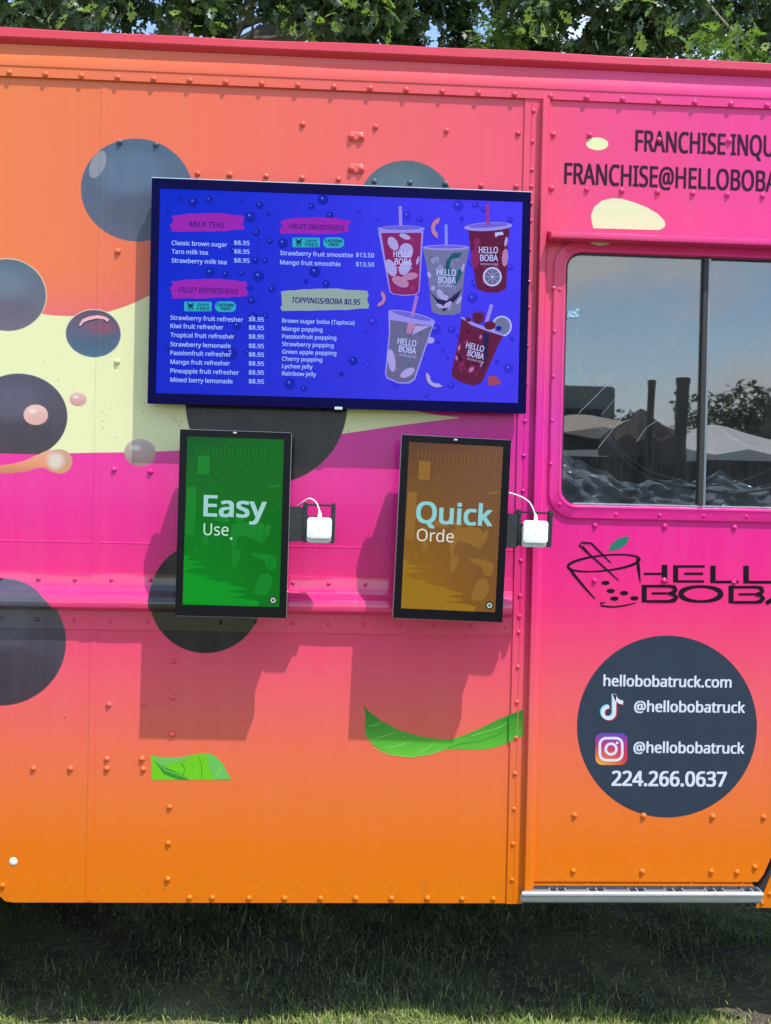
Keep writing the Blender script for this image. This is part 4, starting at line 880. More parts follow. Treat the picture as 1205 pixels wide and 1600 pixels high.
def kiosk(corners, scr, cols, label, words, brk, rd, cabl):
    C = [W(*p, KD) for p in corners]
    cx = sum(c.x for c in C)/4; cz = sum(c.z for c in C)/4
    up_v = ((C[0]+C[1])-(C[2]+C[3]))/2; rv = ((C[1]+C[2])-(C[0]+C[3]))/2
    ang = math.atan2(up_v.x, up_v.z); h = up_v.length; w = rv.length
    k = empty('order_kiosk', (cx, 0, cz), (0, ang, 0)); tag(k, label, 'kiosk', 'order kiosks hung on the truck side')
    ca, sa = math.cos(ang), math.sin(ang)
    def uv(px, py, d=KD): p = W(px, py, d); x, z = p.x-cx, p.z-cz; return (x*ca-z*sa, x*sa+z*ca)
    M_b = K_BEZ
    S_ = [uv(*p) for p in scr]; a0 = (S_[0][0]+S_[3][0])/2; a1 = (S_[1][0]+S_[2][0])/2; b1 = (S_[0][1]+S_[1][1])/2; b0 = (S_[2][1]+S_[3][1])/2
    m_ = MB(); m_.plate([(-w/2, -h/2), (w/2, -h/2), (w/2, h/2), (-w/2, h/2)], [[(a0, b0), (a1, b0), (a1, b1), (a0, b1)]], -KD, -KD+.006); m_.build('bezel', M_b, k)
    m_ = MB(); m_.box(-w/2-.0012, w/2+.0012, -KD+.0062, -KD+.028, -h/2-.0014, h/2+.0012, bev=.0025); m_.build('metal_case', K_ALU, k)
    m_ = MB(); m_.box(-w/2+.014, w/2-.012, -KD+.0285, -.052, -h/2+.012, h/2-.004, bev=.003); m_.build('rear_enclosure', M_black, k)
    m_ = MB(); m_.box(-.07, .07, -.0515, -.02, -.07, .07); m_.box(-.045, .045, -.0195, -.0005, -.10, .10); m_.build('wall_mount', M_black, k)
    m_ = MB(); m_.box(a0-.001, a1+.001, -KD+.0012, -KD+.0055, b0-.001, b1+.001); m_.build('screen', screen_mat('kiosk_picture', a0, a1, b0, b1, *cols['grad'], rough=.08), k)
    # camera lens
    u, v = uv(*cols['cam']); m_ = MB(); m_.box(u-.0055, u+.003, -KD-.0006, -KD+.0002, v-.0018, v+.0018); m_.build('camera_lens', M_whiteS, k)
    P = Printer(uv, KD-.0011)
    def Z3(a, b):     # picture content in screen fractions
        return None
    def uvn(a, b): fx = (a-297)/507; fy = (b-150)/875; return (a0+(a1-a0)*fx, b1+(b0-b1)*fy)
    P2 = Printer(lambda a, b: uvn(a, b), KD-.0011)
    P2.poly(GROUND, cols['ground'], 1)
    for q in PEOPLE: P2.poly([p[:2] for p in smooth_path([(a, b, 0) for a, b in q+q[:1]], 4)][:-1] if len(q) > 4 else q, cols['lite'], 1)
    for i, x in enumerate(range(345, 780, 21)):
        r2 = random.Random(i); P2.poly([(x, 190+r2.randint(-20, 20)), (x+r2.randint(2, 5), 190), (x+3, 250+r2.randint(0, 110)), (x, 240)], cols['streak'], 2)
    r2 = random.Random(3)
    for i in range(26):
        x, y = r2.uniform(310, 790), r2.uniform(300, 740); s_ = r2.uniform(4, 16); P2.poly([(x, y), (x+s_, y+r2.uniform(-4, 4)), (x+s_*.8, y+s_*.7), (x+s_*.2, y+s_*.5)], cols['streak'], 2)
    tag(P2.build('screen_picture', k), kind='stuff')
    P = Printer(uv, KD-.0011)
    for t_ in words: P.text(*t_[:5], t_[5], 3, *t_[6:])
    gx, gy_ = cols['gear']; P.ell(gx, gy_, 6.2, 6.6, K_BEZ2, 3, n=20); P.ring(gx, gy_, 2.9, 3.0, 1.8, cols['icon'], 4, n=14)
    for q in range(6): t = q*math.pi/3; P.line([(gx+2.8*math.cos(t), gy_+2.8*math.sin(t)), (gx+4.6*math.cos(t), gy_+4.6*math.sin(t))], 1.5, cols['icon'], 5)
    if 'dot' in cols: P.ell(*cols['dot'], 2.1, 2.1, cols['icon'], 3, n=12)
    P.build('screen_text', k)
    # bracket carrying the card reader: arm, hooked frame with an opening
    ax0, ax1, ay0, ay1 = brk['arm']; D1 = .112
    f = lambda px, py, d=D1: uv(px, py, d)
    m_ = MB(); (u0, v1), (u1, v0) = f(ax0-4, ay0), f(ax1, ay1); m_.box(u0, u1, -D1-.006, -D1+.014, v0, v1, bev=.002); m_.box(u1-.006, u1+.002, -D1-.003, -D1+.030, v0+.002, v1-.002); arm = m_.build('reader_arm', M_black, k)
    bx0, bx1, by0, by1 = brk['frame']; (u0, v1), (u1, v0) = f(bx0, by0), f(bx1, by1)
    m_ = MB(); t = .011
    m_.box(u0, u0+t, -D1-.003, -D1+.016, v0, v1, bev=.0015); m_.box(u1-t, u1, -D1-.003, -D1+.016, v0, v1, bev=.0015); m_.box(u0+t, u1-t, -D1+.001, -D1+.014, v1-.0085, v1-.0035, bev=.001); m_.box(u0+t, u1-t, -D1+.004, -D1+.015, v0+.001, v1-.034, bev=.001)
    for uu in (u0+.006, u1-.007): m_.tube([(uu, -D1-.006, v1-.009), (uu, -D1-.001, v1-.009)], .0042, 10)
    m_.build('reader_bracket', M_black, k)
    # card reader: a thing of its own
    rx0, rx1, ry0, ry1 = rd; DR = D1+.022
    A_, B_ = W(rx0, ry0, DR), W(rx1, ry1, DR); c_ = Vector(((A_.x+B_.x)/2, -D1-.0035, (A_.z+B_.z)/2)); hw = (B_.x-A_.x)/2; hh = (A_.z-B_.z)/2
    r = empty('card_reader', c_, (0, ang*.6, 0)); tag(r, brk['reader'], 'card reader', 'white card readers beside the kiosks')
    def slab(x0, x1, z0, z1, ya, yb, rad, name, m):
        q = MB(); b = .0025
        ls = [[(x, yb, z) for x, z in rrect(x0, x1, z0, z1, rad)], [(x, ya+b, z) for x, z in rrect(x0, x1, z0, z1, rad)], [(x, ya+b*.3, z) for x, z in rrect(x0+b*.3, x1-b*.3, z0+b*.3, z1-b*.3, rad*.95)], [(x, ya, z) for x, z in rrect(x0+b, x1-b, z0+b, z1-b, rad*.8)]]
        q.loops(ls); n_ = len(ls[0]); q.f.append(tuple(reversed(range(n_)))); q.f.append(tuple(3*n_+i for i in range(n_))); q.mi += [0, 0]
        return q.build(name, m, r, auto=R(40))
    slab(-hw, hw, -hh+.0105, hh, -.0205, -.0105, .0085, 'reader_body', M_white); slab(-hw-.0005, hw-.001, -hh, hh-.012, -.010, 0, .0085, 'charging_dock', M_whiteS)
    q = MB(); q.box(-.0016, .0016, -.0208, -.0204, -.001, .004); q.build('reader_mark', M_whiteS, r)
    q = MB(); q.tube([(0, -.013, hh-.002), (0, -.012, hh+.009)], .0052, 10); q.tube([(0, -.012, hh+.009), (-.001, -.008, hh+.017)], [.0046, .0022], 10); q.build('cable_plug', M_white, r, auto=R(40))
    q = MB(); top = Vector((c_.x-.001, c_.y-.008, c_.z+hh+.017))
    q.tube(smooth_path([top]+[W(*p[:2], p[2]) for p in cabl]), .0019, 8)
    tag(q.build('charging_cable', M_white, smooth=True), brk['cable'], 'cable', 'white charging cables at the readers')
    return k
K_BEZ = mat('kiosk_black_glass', (.004, .004, .007), .3, spec=.14); K_BEZ2 = mat('icon_black', (.004, .004, .004), .3); K_ALU = mat('kiosk_edge_metal', (.42, .42, .46), .35, metal=1)
e_icon = E_('icon_white', 190, 210, 200)
e_big = E_('headline_blue', 160, 204, 208); e_big2 = E_('headline_cyan', 138, 204, 210); e_sml = E_('subline_white', 200, 230, 220); e_sm2 = E_('subline_cream', 220, 224, 214)
zl = lambda a, b: (200+a/3.347, 640+b/3.347)
kiosk([(282, 671), (455, 676), (447.5, 965), (273, 963)], [zl(308, 141), zl(815, 155), zl(793, 1030), zl(288, 1022)],
      dict(grad=((4, 88, 30), (4, 98, 24), (0, 132, 26), (0, 112, 20)), cam=(368, 676), gear=(427, 938), icon=e_icon, dot=(361.3, 841.5), ground=E_('green_ground', 2, 146, 34), lite=E_('green_light', 14, 128, 40), streak=E_('green_streak', 10, 118, 40)),
      'left order kiosk with a green screen reading Easy Use', [('Easy', 319, 415, 806, 32, e_big, .018), ('Use', 318, 357, 836, 18.5, e_sml, -.006)],
      dict(arm=(450, 471, 791, 846), frame=(474, 523, 785, 849), reader='white square card reader in a black bracket right of the green kiosk', cable='short white cable looping up behind the green kiosk to its card reader'), (480, 518, 808, 849),
      [(494, 785, .113), (484, 779, .105), (474, 784, .095), (464, 792, .08)])
zr = lambda a, b: (540+a/3.347, 640+b/3.347)
kiosk([(629, 680), (798.5, 687), (785.5, 972), (614, 966)], [zr(330, 170), zr(825, 193), zr(783, 1060), zr(293, 1040)],
      dict(grad=((96, 62, 42), (112, 78, 58), (150, 104, 14), (124, 82, 26)), cam=(713, 687), gear=(765, 946), icon=e_icon, ground=E_('amber_ground', 150, 112, 26), lite=E_('amber_light', 142, 102, 44), streak=E_('amber_streak', 128, 92, 52)),
      'right order kiosk with a brown screen reading Quick Orde', [('Quick', 651, 768, 816, 32, e_big2, .018), ('Orde', 651, 709, 845, 19, e_sm2, -.006)],
      dict(arm=(796, 807, 802, 856), frame=(808, 861.5, 796, 855), reader='white square card reader in a black bracket right of the brown kiosk', cable='white cable arching from behind the brown kiosk to its card reader'), (818, 856, 813, 856),
      [(829, 787, .118), (818, 778, .115), (806, 773, .105), (792, 769, .095)])

# ================================================================== GROUND AND GRASS
LE = G(600, 1590)
gm = bpy.data.materials.new('soil_and_turf'); gm.use_nodes = True; t = gm.node_tree; N = NB(t); b = t.nodes['Principled BSDF']
c = N.new('ShaderNodeTexCoord'); P = c.outputs['Object']; sp = N.new('ShaderNodeSeparateXYZ'); t.links.new(P, sp.inputs[0])
soil = N.mix(N.noise(P, 38, 8, .7), (.05, .042, .036, 1), (.20, .165, .135, 1)); turf = N.mix(N.noise(P, 60, 6, .7), (.14, .17, .07, 1), (.34, .34, .17, 1))
gfac = N.m('MULTIPLY', N.rng(N.noise(P, 2.4, 5, .6), .42, .58), 1.0)
far = N.rng(N.m('ABSOLUTE', sp.outputs[1]), .6, 3.0)
t.links.new(N.mix(N.m('MAXIMUM', N.m('MULTIPLY', gfac, .7), far), soil, turf), b.inputs['Base Color']); b.inputs['Roughness'].default_value = .95; b.inputs['Specular IOR Level'].default_value = .1
bp = N.new('ShaderNodeBump'); bp.inputs['Strength'].default_value = .9; bp.inputs['Distance'].default_value = .03; t.links.new(N.noise(P, 24, 8, .7), bp.inputs['Height']); t.links.new(bp.outputs[0], b.inputs['Normal'])
# one sheet: fine near the truck, coarse to the horizon
xs_ = np.concatenate([[-600, -120, -30, -10, -5], np.linspace(-3, 3, 121), [5, 10, 30, 120, 600]]); ys_ = np.concatenate([[-600, -120, -30, -8, -3], np.linspace(-1, 2.4, 86), [4, 8, 30, 120, 600]])
gx_, gy2 = np.meshgrid(xs_, ys_); gz_ = .010*np.sin(gx_*5+gy2*3)+.008*np.sin(gx_*11-gy2*7+1)+.005*np.sin(gx_*23+gy2*19)
fade = np.clip((3.2-np.abs(gx_))/1.0, 0, 1)*np.clip((2.6-np.abs(gy2))/1, 0, 1); gz_ = gz_*fade-.012
vv = np.stack([gx_, gy2, gz_], -1).reshape(-1, 3); nx_ = len(xs_); ny_ = len(ys_)
ff = [(j*nx_+i, j*nx_+i+1, (j+1)*nx_+i+1, (j+1)*nx_+i) for j in range(ny_-1) for i in range(nx_-1)]
me = bpy.data.meshes.new('ground'); me.from_pydata(vv.tolist(), [], ff); gr = link('ground', me, gm, smooth=True); tag(gr, kind='structure')
def gh(x, y): return .010*math.sin(x*5+y*3)+.008*math.sin(x*11-y*7+1)+.005*math.sin(x*23+y*19)-.012

def attr_mat(name, ramp, rough=.6, trans=.35):
    m = bpy.data.materials.new(name); m.use_nodes = True; t = m.node_tree; N = NB(t); b = t.nodes['Principled BSDF']
    a = N.new('ShaderNodeAttribute'); a.attribute_name = 'tone'
    col = N.ramp(a.outputs['Fac'], ramp); t.links.new(col, b.inputs['Base Color']); b.inputs['Roughness'].default_value = rough
    tr = N.new('ShaderNodeBsdfTranslucent'); hs = N.new('ShaderNodeMix'); hs.data_type = 'RGBA'; hs.blend_type = 'MULTIPLY'; hs.inputs[0].default_value = 1
    t.links.new(col, hs.inputs[6]); hs.inputs[7].default_value = (1.5, 1.8, .7, 1); t.links.new(hs.outputs[2], tr.inputs[0])
    mx = N.new('ShaderNodeMixShader'); mx.inputs[0].default_value = trans; t.links.new(b.outputs[0], mx.inputs[1]); t.links.new(tr.outputs[0], mx.inputs[2]); t.links.new(mx.outputs[0], t.nodes['Material Output'].inputs[0]); return m
def fast_mesh(name, V, F, tone=None):
    """V (n,3), F (m,k) index array, tone per vertex"""
    me = bpy.data.meshes.new(name); k = F.shape[1]
    me.vertices.add(len(V)); me.vertices.foreach_set('co', V.astype(np.float32).ravel()); me.loops.add(F.size); me.loops.foreach_set('vertex_index', F.astype(np.int32).ravel())
    me.polygons.add(len(F)); me.polygons.foreach_set('loop_start', np.arange(0, F.size, k, dtype=np.int32)); me.polygons.foreach_set('loop_total', np.full(len(F), k, dtype=np.int32)); me.update(calc_edges=True)
    if tone is not None: a = me.attributes.new('tone', 'FLOAT', 'POINT'); a.data.foreach_set('value', tone.astype(np.float32))
    return me
def patchy(x, y): return np.sin(x*3.1+1.3*np.sin(y*2.2))+np.sin(x*7.3-y*5.1+2)*.7+np.sin(x*1.3+y*8.3)*.6+.5*np.sin(x*13+y*11)
def grass(name, n, x0, x1, y0, y1, h0, h1, wd, lean, m, thr, label=None, tb=(0, 1)):
    X_ = rng.uniform(x0, x1, n*3); Y_ = rng.uniform(y0, y1, n*3); keep = patchy(X_, Y_)+rng.normal(0, .55, n*3) > thr; X_ = X_[keep][:n]; Y_ = Y_[keep][:n]; n = len(X_)
    # tufts: pull blades together
    cl = rng.integers(0, max(1, n//7), n); X_ = X_*.55+X_[cl]*.45*0+X_*.45*1; 
    Zb = .010*np.sin(X_*5+Y_*3)+.008*np.sin(X_*11-Y_*7+1)+.005*np.sin(X_*23+Y_*19)-.014
    H = rng.uniform(h0, h1, n)*rng.uniform(.6, 1.15, n); A = rng.uniform(0, 2*np.pi, n); Ln = H*rng.uniform(.1, lean, n); wA = A+np.pi/2+rng.normal(0, .5, n); Wd = wd*rng.uniform(.6, 1.3, n)
    dx, dy = np.cos(A), np.sin(A); wx, wy = np.cos(wA)*Wd/2, np.sin(wA)*Wd/2; V = np.zeros((n, 7, 3))
    for k, (t, wf) in enumerate(((0, 1), (.4, .9), (.75, .6))):
        bx, by, bz = X_+dx*Ln*t*t, Y_+dy*Ln*t*t, Zb+H*t*(1-.25*t*(Ln/H))
        V[:, 2*k] = np.stack([bx-wx*wf, by-wy*wf, bz], -1); V[:, 2*k+1] = np.stack([bx+wx*wf, by+wy*wf, bz], -1)
    V[:, 6] = np.stack([X_+dx*Ln, Y_+dy*Ln, Zb+H*(1-.28*Ln/H)], -1)
    base = (np.arange(n)*7)[:, None]; q = np.array([[0, 1, 3], [0, 3, 2], [2, 3, 5], [2, 5, 4], [4, 5, 6]]); F = (base[:, :, None]+q[None]).reshape(-1, 3)
    tone = np.repeat(rng.uniform(tb[0], tb[1], n), 7); me = fast_mesh(name, V.reshape(-1, 3), F, tone); return link(name, me, m)
M_gr = attr_mat('shade_toned_grass_blades', [(0, (.05, .075, .035, 1)), (.5, (.10, .14, .06, 1)), (.85, (.20, .23, .12, 1)), (1, (.38, .34, .24, 1))], .55, .3)  # darker copy of the blade colours, shade under the truck painted in
M_gl = attr_mat('sun_toned_grass_blades', [(0, (.13, .21, .04, 1)), (.55, (.28, .36, .09, 1)), (.85, (.36, .38, .15, 1)), (1, (.55, .46, .30, 1))], .55, .35)  # brighter copy of the blade colours, sunlight painted in
yE = LE.y
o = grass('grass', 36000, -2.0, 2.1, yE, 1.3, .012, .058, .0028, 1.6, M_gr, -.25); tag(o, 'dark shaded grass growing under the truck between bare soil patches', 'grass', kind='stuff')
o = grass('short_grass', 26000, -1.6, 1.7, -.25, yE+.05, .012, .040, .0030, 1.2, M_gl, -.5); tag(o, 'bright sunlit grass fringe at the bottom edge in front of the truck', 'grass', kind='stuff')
# dry clippings and crumbs of soil
n = 5000; A = rng.uniform(0, np.pi, n); X_ = rng.uniform(-1.6, 1.7, n); Y_ = rng.uniform(-.3, 1.2, n); Ls = rng.uniform(.008, .035, n); Zc = .010*np.sin(X_*5+Y_*3)+.008*np.sin(X_*11-Y_*7+1)+.005*np.sin(X_*23+Y_*19)-.006+rng.uniform(0, .012, n)
dx, dy = np.cos(A)*Ls, np.sin(A)*Ls; wx, wy = -np.sin(A)*.0012, np.cos(A)*.0012; dz = rng.uniform(-.004, .01, n)
V = np.stack([np.stack([X_-wx, Y_-wy, Zc], -1), np.stack([X_+wx, Y_+wy, Zc], -1), np.stack([X_+dx+wx, Y_+dy+wy, Zc+dz], -1), np.stack([X_+dx-wx, Y_+dy-wy, Zc+dz], -1)], 1)
F = (np.arange(n)*4)[:, None]+np.arange(4)[None]
o = link('dry_clippings', fast_mesh('dry_clippings', V.reshape(-1, 3), F, np.repeat(rng.uniform(.6, 1, n), 4)), M_gl); tag(o, 'dry straw clippings scattered over the soil', 'clippings', kind='stuff')

# ================================================================== TREES
OAK = np.array([(0, 0), (.03, .15), (.15, .20), (.09, .31), (.25, .40), (.12, .49), (.31, .62), (.15, .70), (.22, .84), (.10, .86), (0, 1.0)])
def oak_outline():
    r = OAK; l = OAK[1:-1][::-1]*np.array([-1, 1]); return np.concatenate([r, l])        # 20 points
OL = oak_outline()
def leaf_geo():
    """fan from the midrib: returns local verts and triangles"""
    n = len(OL); V = [(x, y, .10*abs(x)-.35*(y-.5)**2*.6) for x, y in OL]+[(0, .3, -.03), (0, .6, -.03)]
    F = []
    for i in range(n):
        j = (i+1) % n; ym = (OL[i][1]+OL[j][1])/2; F.append((i, j, n if ym < .45 else n+1))
    F.append((0, n, n+1)) if False else None
    return np.array(V), np.array(F)
LV, LF = leaf_geo()
def leaves(name, centers, size, m, tone, droop=.5):
    n = len(centers)
    az = rng.uniform(0, 2*np.pi, n); el = rng.normal(-droop, .55, n); rl = rng.uniform(-1.0, 1.0, n)
    d = np.stack([np.cos(az)*np.cos(el), np.sin(az)*np.cos(el), np.sin(el)], -1)
    u0 = np.cross(d, np.array([0, 0, 1.])); u0 /= np.linalg.norm(u0, axis=1, keepdims=True)+1e-9; w0 = np.cross(u0, d)
    u = u0*np.cos(rl)[:, None]+w0*np.sin(rl)[:, None]; w = np.cross(u, d)
    s = (size*rng.uniform(.6, 1.25, n))[:, None, None]
    V = centers[:, None, :]+s*(LV[None, :, 0:1]*u[:, None]+LV[None, :, 1:2]*d[:, None]+LV[None, :, 2:3]*w[:, None]*1.3)
    F = (np.arange(n)*len(LV))[:, None, None]+LF[None]
    return fast_mesh(name, V.reshape(-1, 3), F.reshape(-1, 3), np.repeat(tone, len(LV)))
M_leaf = attr_mat('oak_leaves', [(0, (.018, .034, .016, 1)), (.45, (.030, .058, .024, 1)), (.8, (.055, .095, .034, 1)), (1, (.12, .17, .05, 1))], .40, .22)
M_leafy = attr_mat('young_oak_leaves', [(0, (.05, .10, .025, 1)), (.6, (.11, .18, .04, 1)), (1, (.20, .25, .06, 1))], .4, .35)
M_bark = mat('oak_bark', (.085, .068, .055), .9, bump=(16, 1.0), var=.35)
def limb(mb, p0, p1, r0, r1, bend=.15, n=6):
    p0, p1 = Vector(p0), Vector(p1); L = (p1-p0).length; off = Vector((random.uniform(-1, 1), random.uniform(-1, 1), random.uniform(-.3, .6)))*bend*L
    pts_ = [p0.lerp(p1, k/n)+off*math.sin(math.pi*k/n)+Vector((random.uniform(-1, 1), random.uniform(-1, 1), 0))*r0*.25 for k in range(n+1)]; mb.tube(pts_, [r0+(r1-r0)*k/n for k in range(n+1)], 9); return pts_
def clump(c, r, n, flat=.7):
    a = rng.normal(0, 1, (n, 3)); a /= np.linalg.norm(a, axis=1, keepdims=True); a *= (rng.uniform(.1, 1, n)**.45)[:, None]*r; a[:, 2] *= flat; return a+np.array(c)[None]
def tree(name, label, base, trunk_top, r0, clumps, size, group, forks=(), singles=0, m=M_leaf):
    root = tag(empty(name, base), label, 'tree', group); B0 = Vector(base)
    mb = MB(); tpts = limb(mb, (0, 0, -.1), Vector(trunk_top)-B0, r0, r0*.55, .05, 9)
    o = mb.build('trunk', M_bark, root, smooth=True)
    mb = MB(); tt = Vector(trunk_top)-B0
    for f0, c in forks: limb(mb, Vector(f0)-B0, Vector(c)-B0, r0*.30, r0*.06)
    for c in clumps[::3]:
        st = tpts[random.randint(4, 9)]; limb(mb, st, Vector(c[:3])-B0, r0*.16, r0*.02, .12)
    mb.build('branch', M_bark, root, smooth=True)
    C = []; T_ = []
    for c in clumps:
        q = clump(Vector(c[:3])-B0, c[3]*(.90), int(c[4]*.46)); C.append(q); tb = rng.uniform(.15, .6); T_.append(np.clip(rng.normal(tb, .2, len(q)), 0, .82))
    C = np.concatenate(C); T_ = np.concatenate(T_)
    link('crown', leaves('crown', C, size, m, T_), m, root)
    return root, B0
# oak behind the truck: hanging foliage over the roof line (clump: x,y,z,radius,count)
def cl(px, py, Y, r, n): p = at(px, py, Y); return (p.x, p.y, p.z, r, n)
r3 = random.Random(11)
cA = []
for px, py, Y, r, n_ in [(-60, 10, 6.2, .5, 420), (20, -5, 6.6, .42, 420), (70, 12, 7.0, .34, 380), (110, -10, 6.4, .36, 340), (160, -12, 7.4, .34, 320), (205, 2, 6.8, .26, 260), (60, 42, 8.5, .30, 300), (120, 30, 8.2, .26, 260), (0, 50, 8.5, .3, 240),
                         (250, 66, 7.6, .16, 90), (300, 0, 6.0, .26, 260), (330, 28, 6.2, .2, 180), (280, -35, 6.0, .3, 220), (345, -30, 6.4, .3, 260), (205, 70, 7.4, .1, 40),
                         (430, -6, 6.0, .22, 220), (405, -30, 6.4, .2, 140), (470, 0, 6.2, .26, 300), (520, 10, 5.9, .26, 340), (560, 5, 6.1, .28, 360), (600, -5, 6.5, .28, 320), (560, 48, 6.4, .2, 220), (510, 52, 7.2, .18, 160), (615, 40, 7.2, .22, 260),
                         (645, 0, 7.6, .26, 260), (690, -14, 7.4, .24, 240), (640, 62, 7.8, .14, 120), (715, 12, 7.6, .2, 240), (725, 52, 7.6, .16, 170), (665, 74, 7.8, .08, 40), (445, 34, 8.0, .2, 160)]: cA.append(cl(px, py, Y, r, n_))
for k in range(42): cA.append(cl(r3.uniform(-200, 740), r3.uniform(-420, -60), r3.uniform(5.8, 10), r3.uniform(.35, .6), 190))
tb_ = at(322, 800, 8.2); tt_ = at(316, -260, 8.2)
rootA, BA = tree('oak_tree', 'large oak with a dark trunk, behind the truck on the left', (tb_.x, tb_.y, 0), tt_, .19, cA, .185, 'oak trees behind the truck', forks=[(at(345, 66, 8.1), at(500, 22, 7.0)), (at(400, 66, 7.4), at(520, 40, 6.6)), (at(330, -40, 8.1), at(470, -10, 6.4))])
# thick dark limb seen just above the gutter
mb = MB(); mb.tube([at(372, 92, 7.9)-BA, at(410, 68, 7.7)-BA, at(470, 42, 7.5)-BA, at(530, 20, 7.3)-BA, at(590, -20, 7.1)-BA], [.17, .15, .13, .11, .08], 10); mb.build('branch', M_bark, rootA, smooth=True)
cB = []
for px, py, Y, r, n_ in [(830, -8, 6.2, .26, 280), (790, -16, 6.6, .2, 200), (860, 20, 6.8, .2, 220), (815, 55, 6.6, .2, 200), (850, 70, 6.6, .2, 200), (790, 74, 7.4, .13, 90), (905, -6, 6.8, .22, 220), (900, 74, 7.6, .18, 150), (950, 40, 6.9, .24, 300), (985, 8, 6.2, .28, 360),
                         (1020, 45, 6.4, .26, 320), (1040, -6, 6.0, .26, 300), (1075, 50, 6.6, .24, 300), (1100, 30, 8.2, .3, 300), (1150, 20, 8.4, .36, 360), (1215, 30, 8.0, .4, 380), (960, 86, 7.2, .14, 120), (1010, 90, 7.2, .16, 150), (1180, 60, 7.4, .3, 280), (1250, 10, 7.2, .4, 300), (938, 70, 7.4, .12, 80)]: cB.append(cl(px, py, Y, r, n_))
for k in range(34): cB.append(cl(r3.uniform(770, 1400), r3.uniform(-420, -70), r3.uniform(5.8, 10), r3.uniform(.35, .6), 190))
tb_ = at(1290, 800, 8.6); tt_ = at(1270, -300, 8.6)
rootB, BB = tree('oak_tree', 'oak with sunlit branches, behind the truck on the right', (tb_.x, tb_.y, 0), tt_, .17, cB, .185, 'oak trees behind the truck', forks=[(at(1250, -50, 8.4), at(1000, -40, 7))])
# yellow-green spray on a bare twig, right
root = rootB
mb = MB(); mb.tube(smooth_path([at(1095, -20, 5.6)-BB, at(1110, 8, 5.6)-BB, at(1135, 38, 5.6)-BB, at(1160, 62, 5.6)-BB, at(1180, 78, 5.6)-BB]), .009, 7); mb.build('twig', mat('pale_twig', (.26, .20, .15), .8), root, smooth=True)
spC = np.concatenate([clump(at(px, py, 5.6)-BB, r, n_) for px, py, r, n_ in ((1100, 56, .12, 20), (1130, 78, .13, 26), (1165, 66, .11, 20), (1190, 86, .13, 22), (1092, 86, .10, 14), (1145, 92, .1, 18), (1180, 100, .1, 12))])
link('young_leaves', leaves('young_leaves', spC, .13, M_leafy, rng.uniform(0, 1, len(spC)), .2), M_leafy, root)
spC = np.concatenate([clump(at(px, py, 6.4)-BB, r, n_) for px, py, r, n_ in ((765, 62, .12, 60), (782, 30, .10, 36), (800, 62, .10, 40), (760, 78, .1, 30), (845, 40, .1, 30))])
link('young_leaves', leaves('young_leaves', spC, .12, M_leafy, rng.uniform(0, .8, len(spC)), .2), M_leafy, root)
# the nearest leaves, each a part of its own
LEAFME = []
for k in range(6): LEAFME.append(leaves('leaf', np.zeros((1, 3)), .15, M_leaf, np.array([.25+.13*k]), .5)); LEAFME[-1].materials.append(M_leaf if k < 4 else M_leafy)
for rt_, B0, spots in ((rootA, BA, [(278, 14), (290, 30), (262, 8)]+[(r3.uniform(410, 620), r3.uniform(-8, 46)) for _ in range(60)]+[(r3.uniform(0, 210), r3.uniform(-6, 26)) for _ in range(34)]+[(r3.uniform(290, 350), r3.uniform(-5, 44)) for _ in range(14)]),
                       (rootB, BB, [(r3.uniform(800, 875), r3.uniform(0, 60)) for _ in range(26)]+[(r3.uniform(950, 1200), r3.uniform(-5, 80)) for _ in range(64)])):
    for px, py in spots:
        o = bpy.data.objects.new('leaf', random.choice(LEAFME)); COL.objects.link(o); o.parent = rt_; o.location = at(px, py, random.uniform(5.3, 5.9))-B0; o.rotation_euler = (random.uniform(-.7, .7), random.uniform(-.6, .6), random.uniform(0, 6.28)); k = random.uniform(.7, 1.1); o.scale = (k, k, k)

# ================================================================== IN FRONT OF THE TRUCK (seen mirrored in the cab window)
def canopy(name, label, pxc, py_top, py_eave, dist, halfw, m, scallop=False):
    c = mir(pxc, py_top, dist); e = mir(pxc, py_eave, dist); H = c.z; he = e.z; hw = halfw
    root = tag(empty(name, (c.x, c.y-hw, 0)), label, 'tent', 'market tents across from the truck')
    m_ = MB(); n_ = 24; prev = []
    def edge(k, s=1.0): # square outline param
        t = k/n_*4; i = int(t) % 4; u = t-int(t); P_ = [(-1, -1), (1, -1), (1, 1), (-1, 1)]; a, b = P_[i], P_[(i+1) % 4]; return (a[0]+(b[0]-a[0])*u)*s, (a[1]+(b[1]-a[1])*u)*s
    ls = []
    for t, z in ((1, he-.22), (1, he), (.8, he+(H-he)*.12), (.55, he+(H-he)*.34), (.3, he+(H-he)*.64), (.12, he+(H-he)*.9), (.01, H)):
        ls.append([(edge(k, t)[0]*hw, edge(k, t)[1]*hw, z+(.12*(k % 2)*(t if t < 1 else .6))-(.05*(k % 2) if z < he else 0)) for k in range(n_)])
    m_.loops(ls); m_.build('canopy', m, root, smooth=False)
    for sx in (-1, 1):
        for sy in (-1, 1): p = MB(); p.tube([(sx*(hw-.04), sy*(hw-.04), 0), (sx*(hw-.04), sy*(hw-.04), he)], .022, 8); p.build('leg', M_alu, root)
    return root
M_tw = mat('white_canvas', (.88, .88, .87), .7, bump=(4, .8)); M_tt = mat('tan_canvas', (.66, .57, .48), .8, bump=(4, .6)); M_tb = mat('brown_canvas', (.10, .075, .06), .8, bump=(4, .6))
canopy('market_tent', 'white scalloped tent mirrored in the right pane of the cab window', 1172, 652, 712, 9.0, 1.15, M_tw)
canopy('market_tent', 'tan tent mirrored near the middle of the left window pane', 945, 634, 676, 10.0, 1.3, M_tt)
canopy('market_tent', 'dark brown tent mirrored beside the window divider', 1018, 634, 690, 7.6, .34, M_tb)
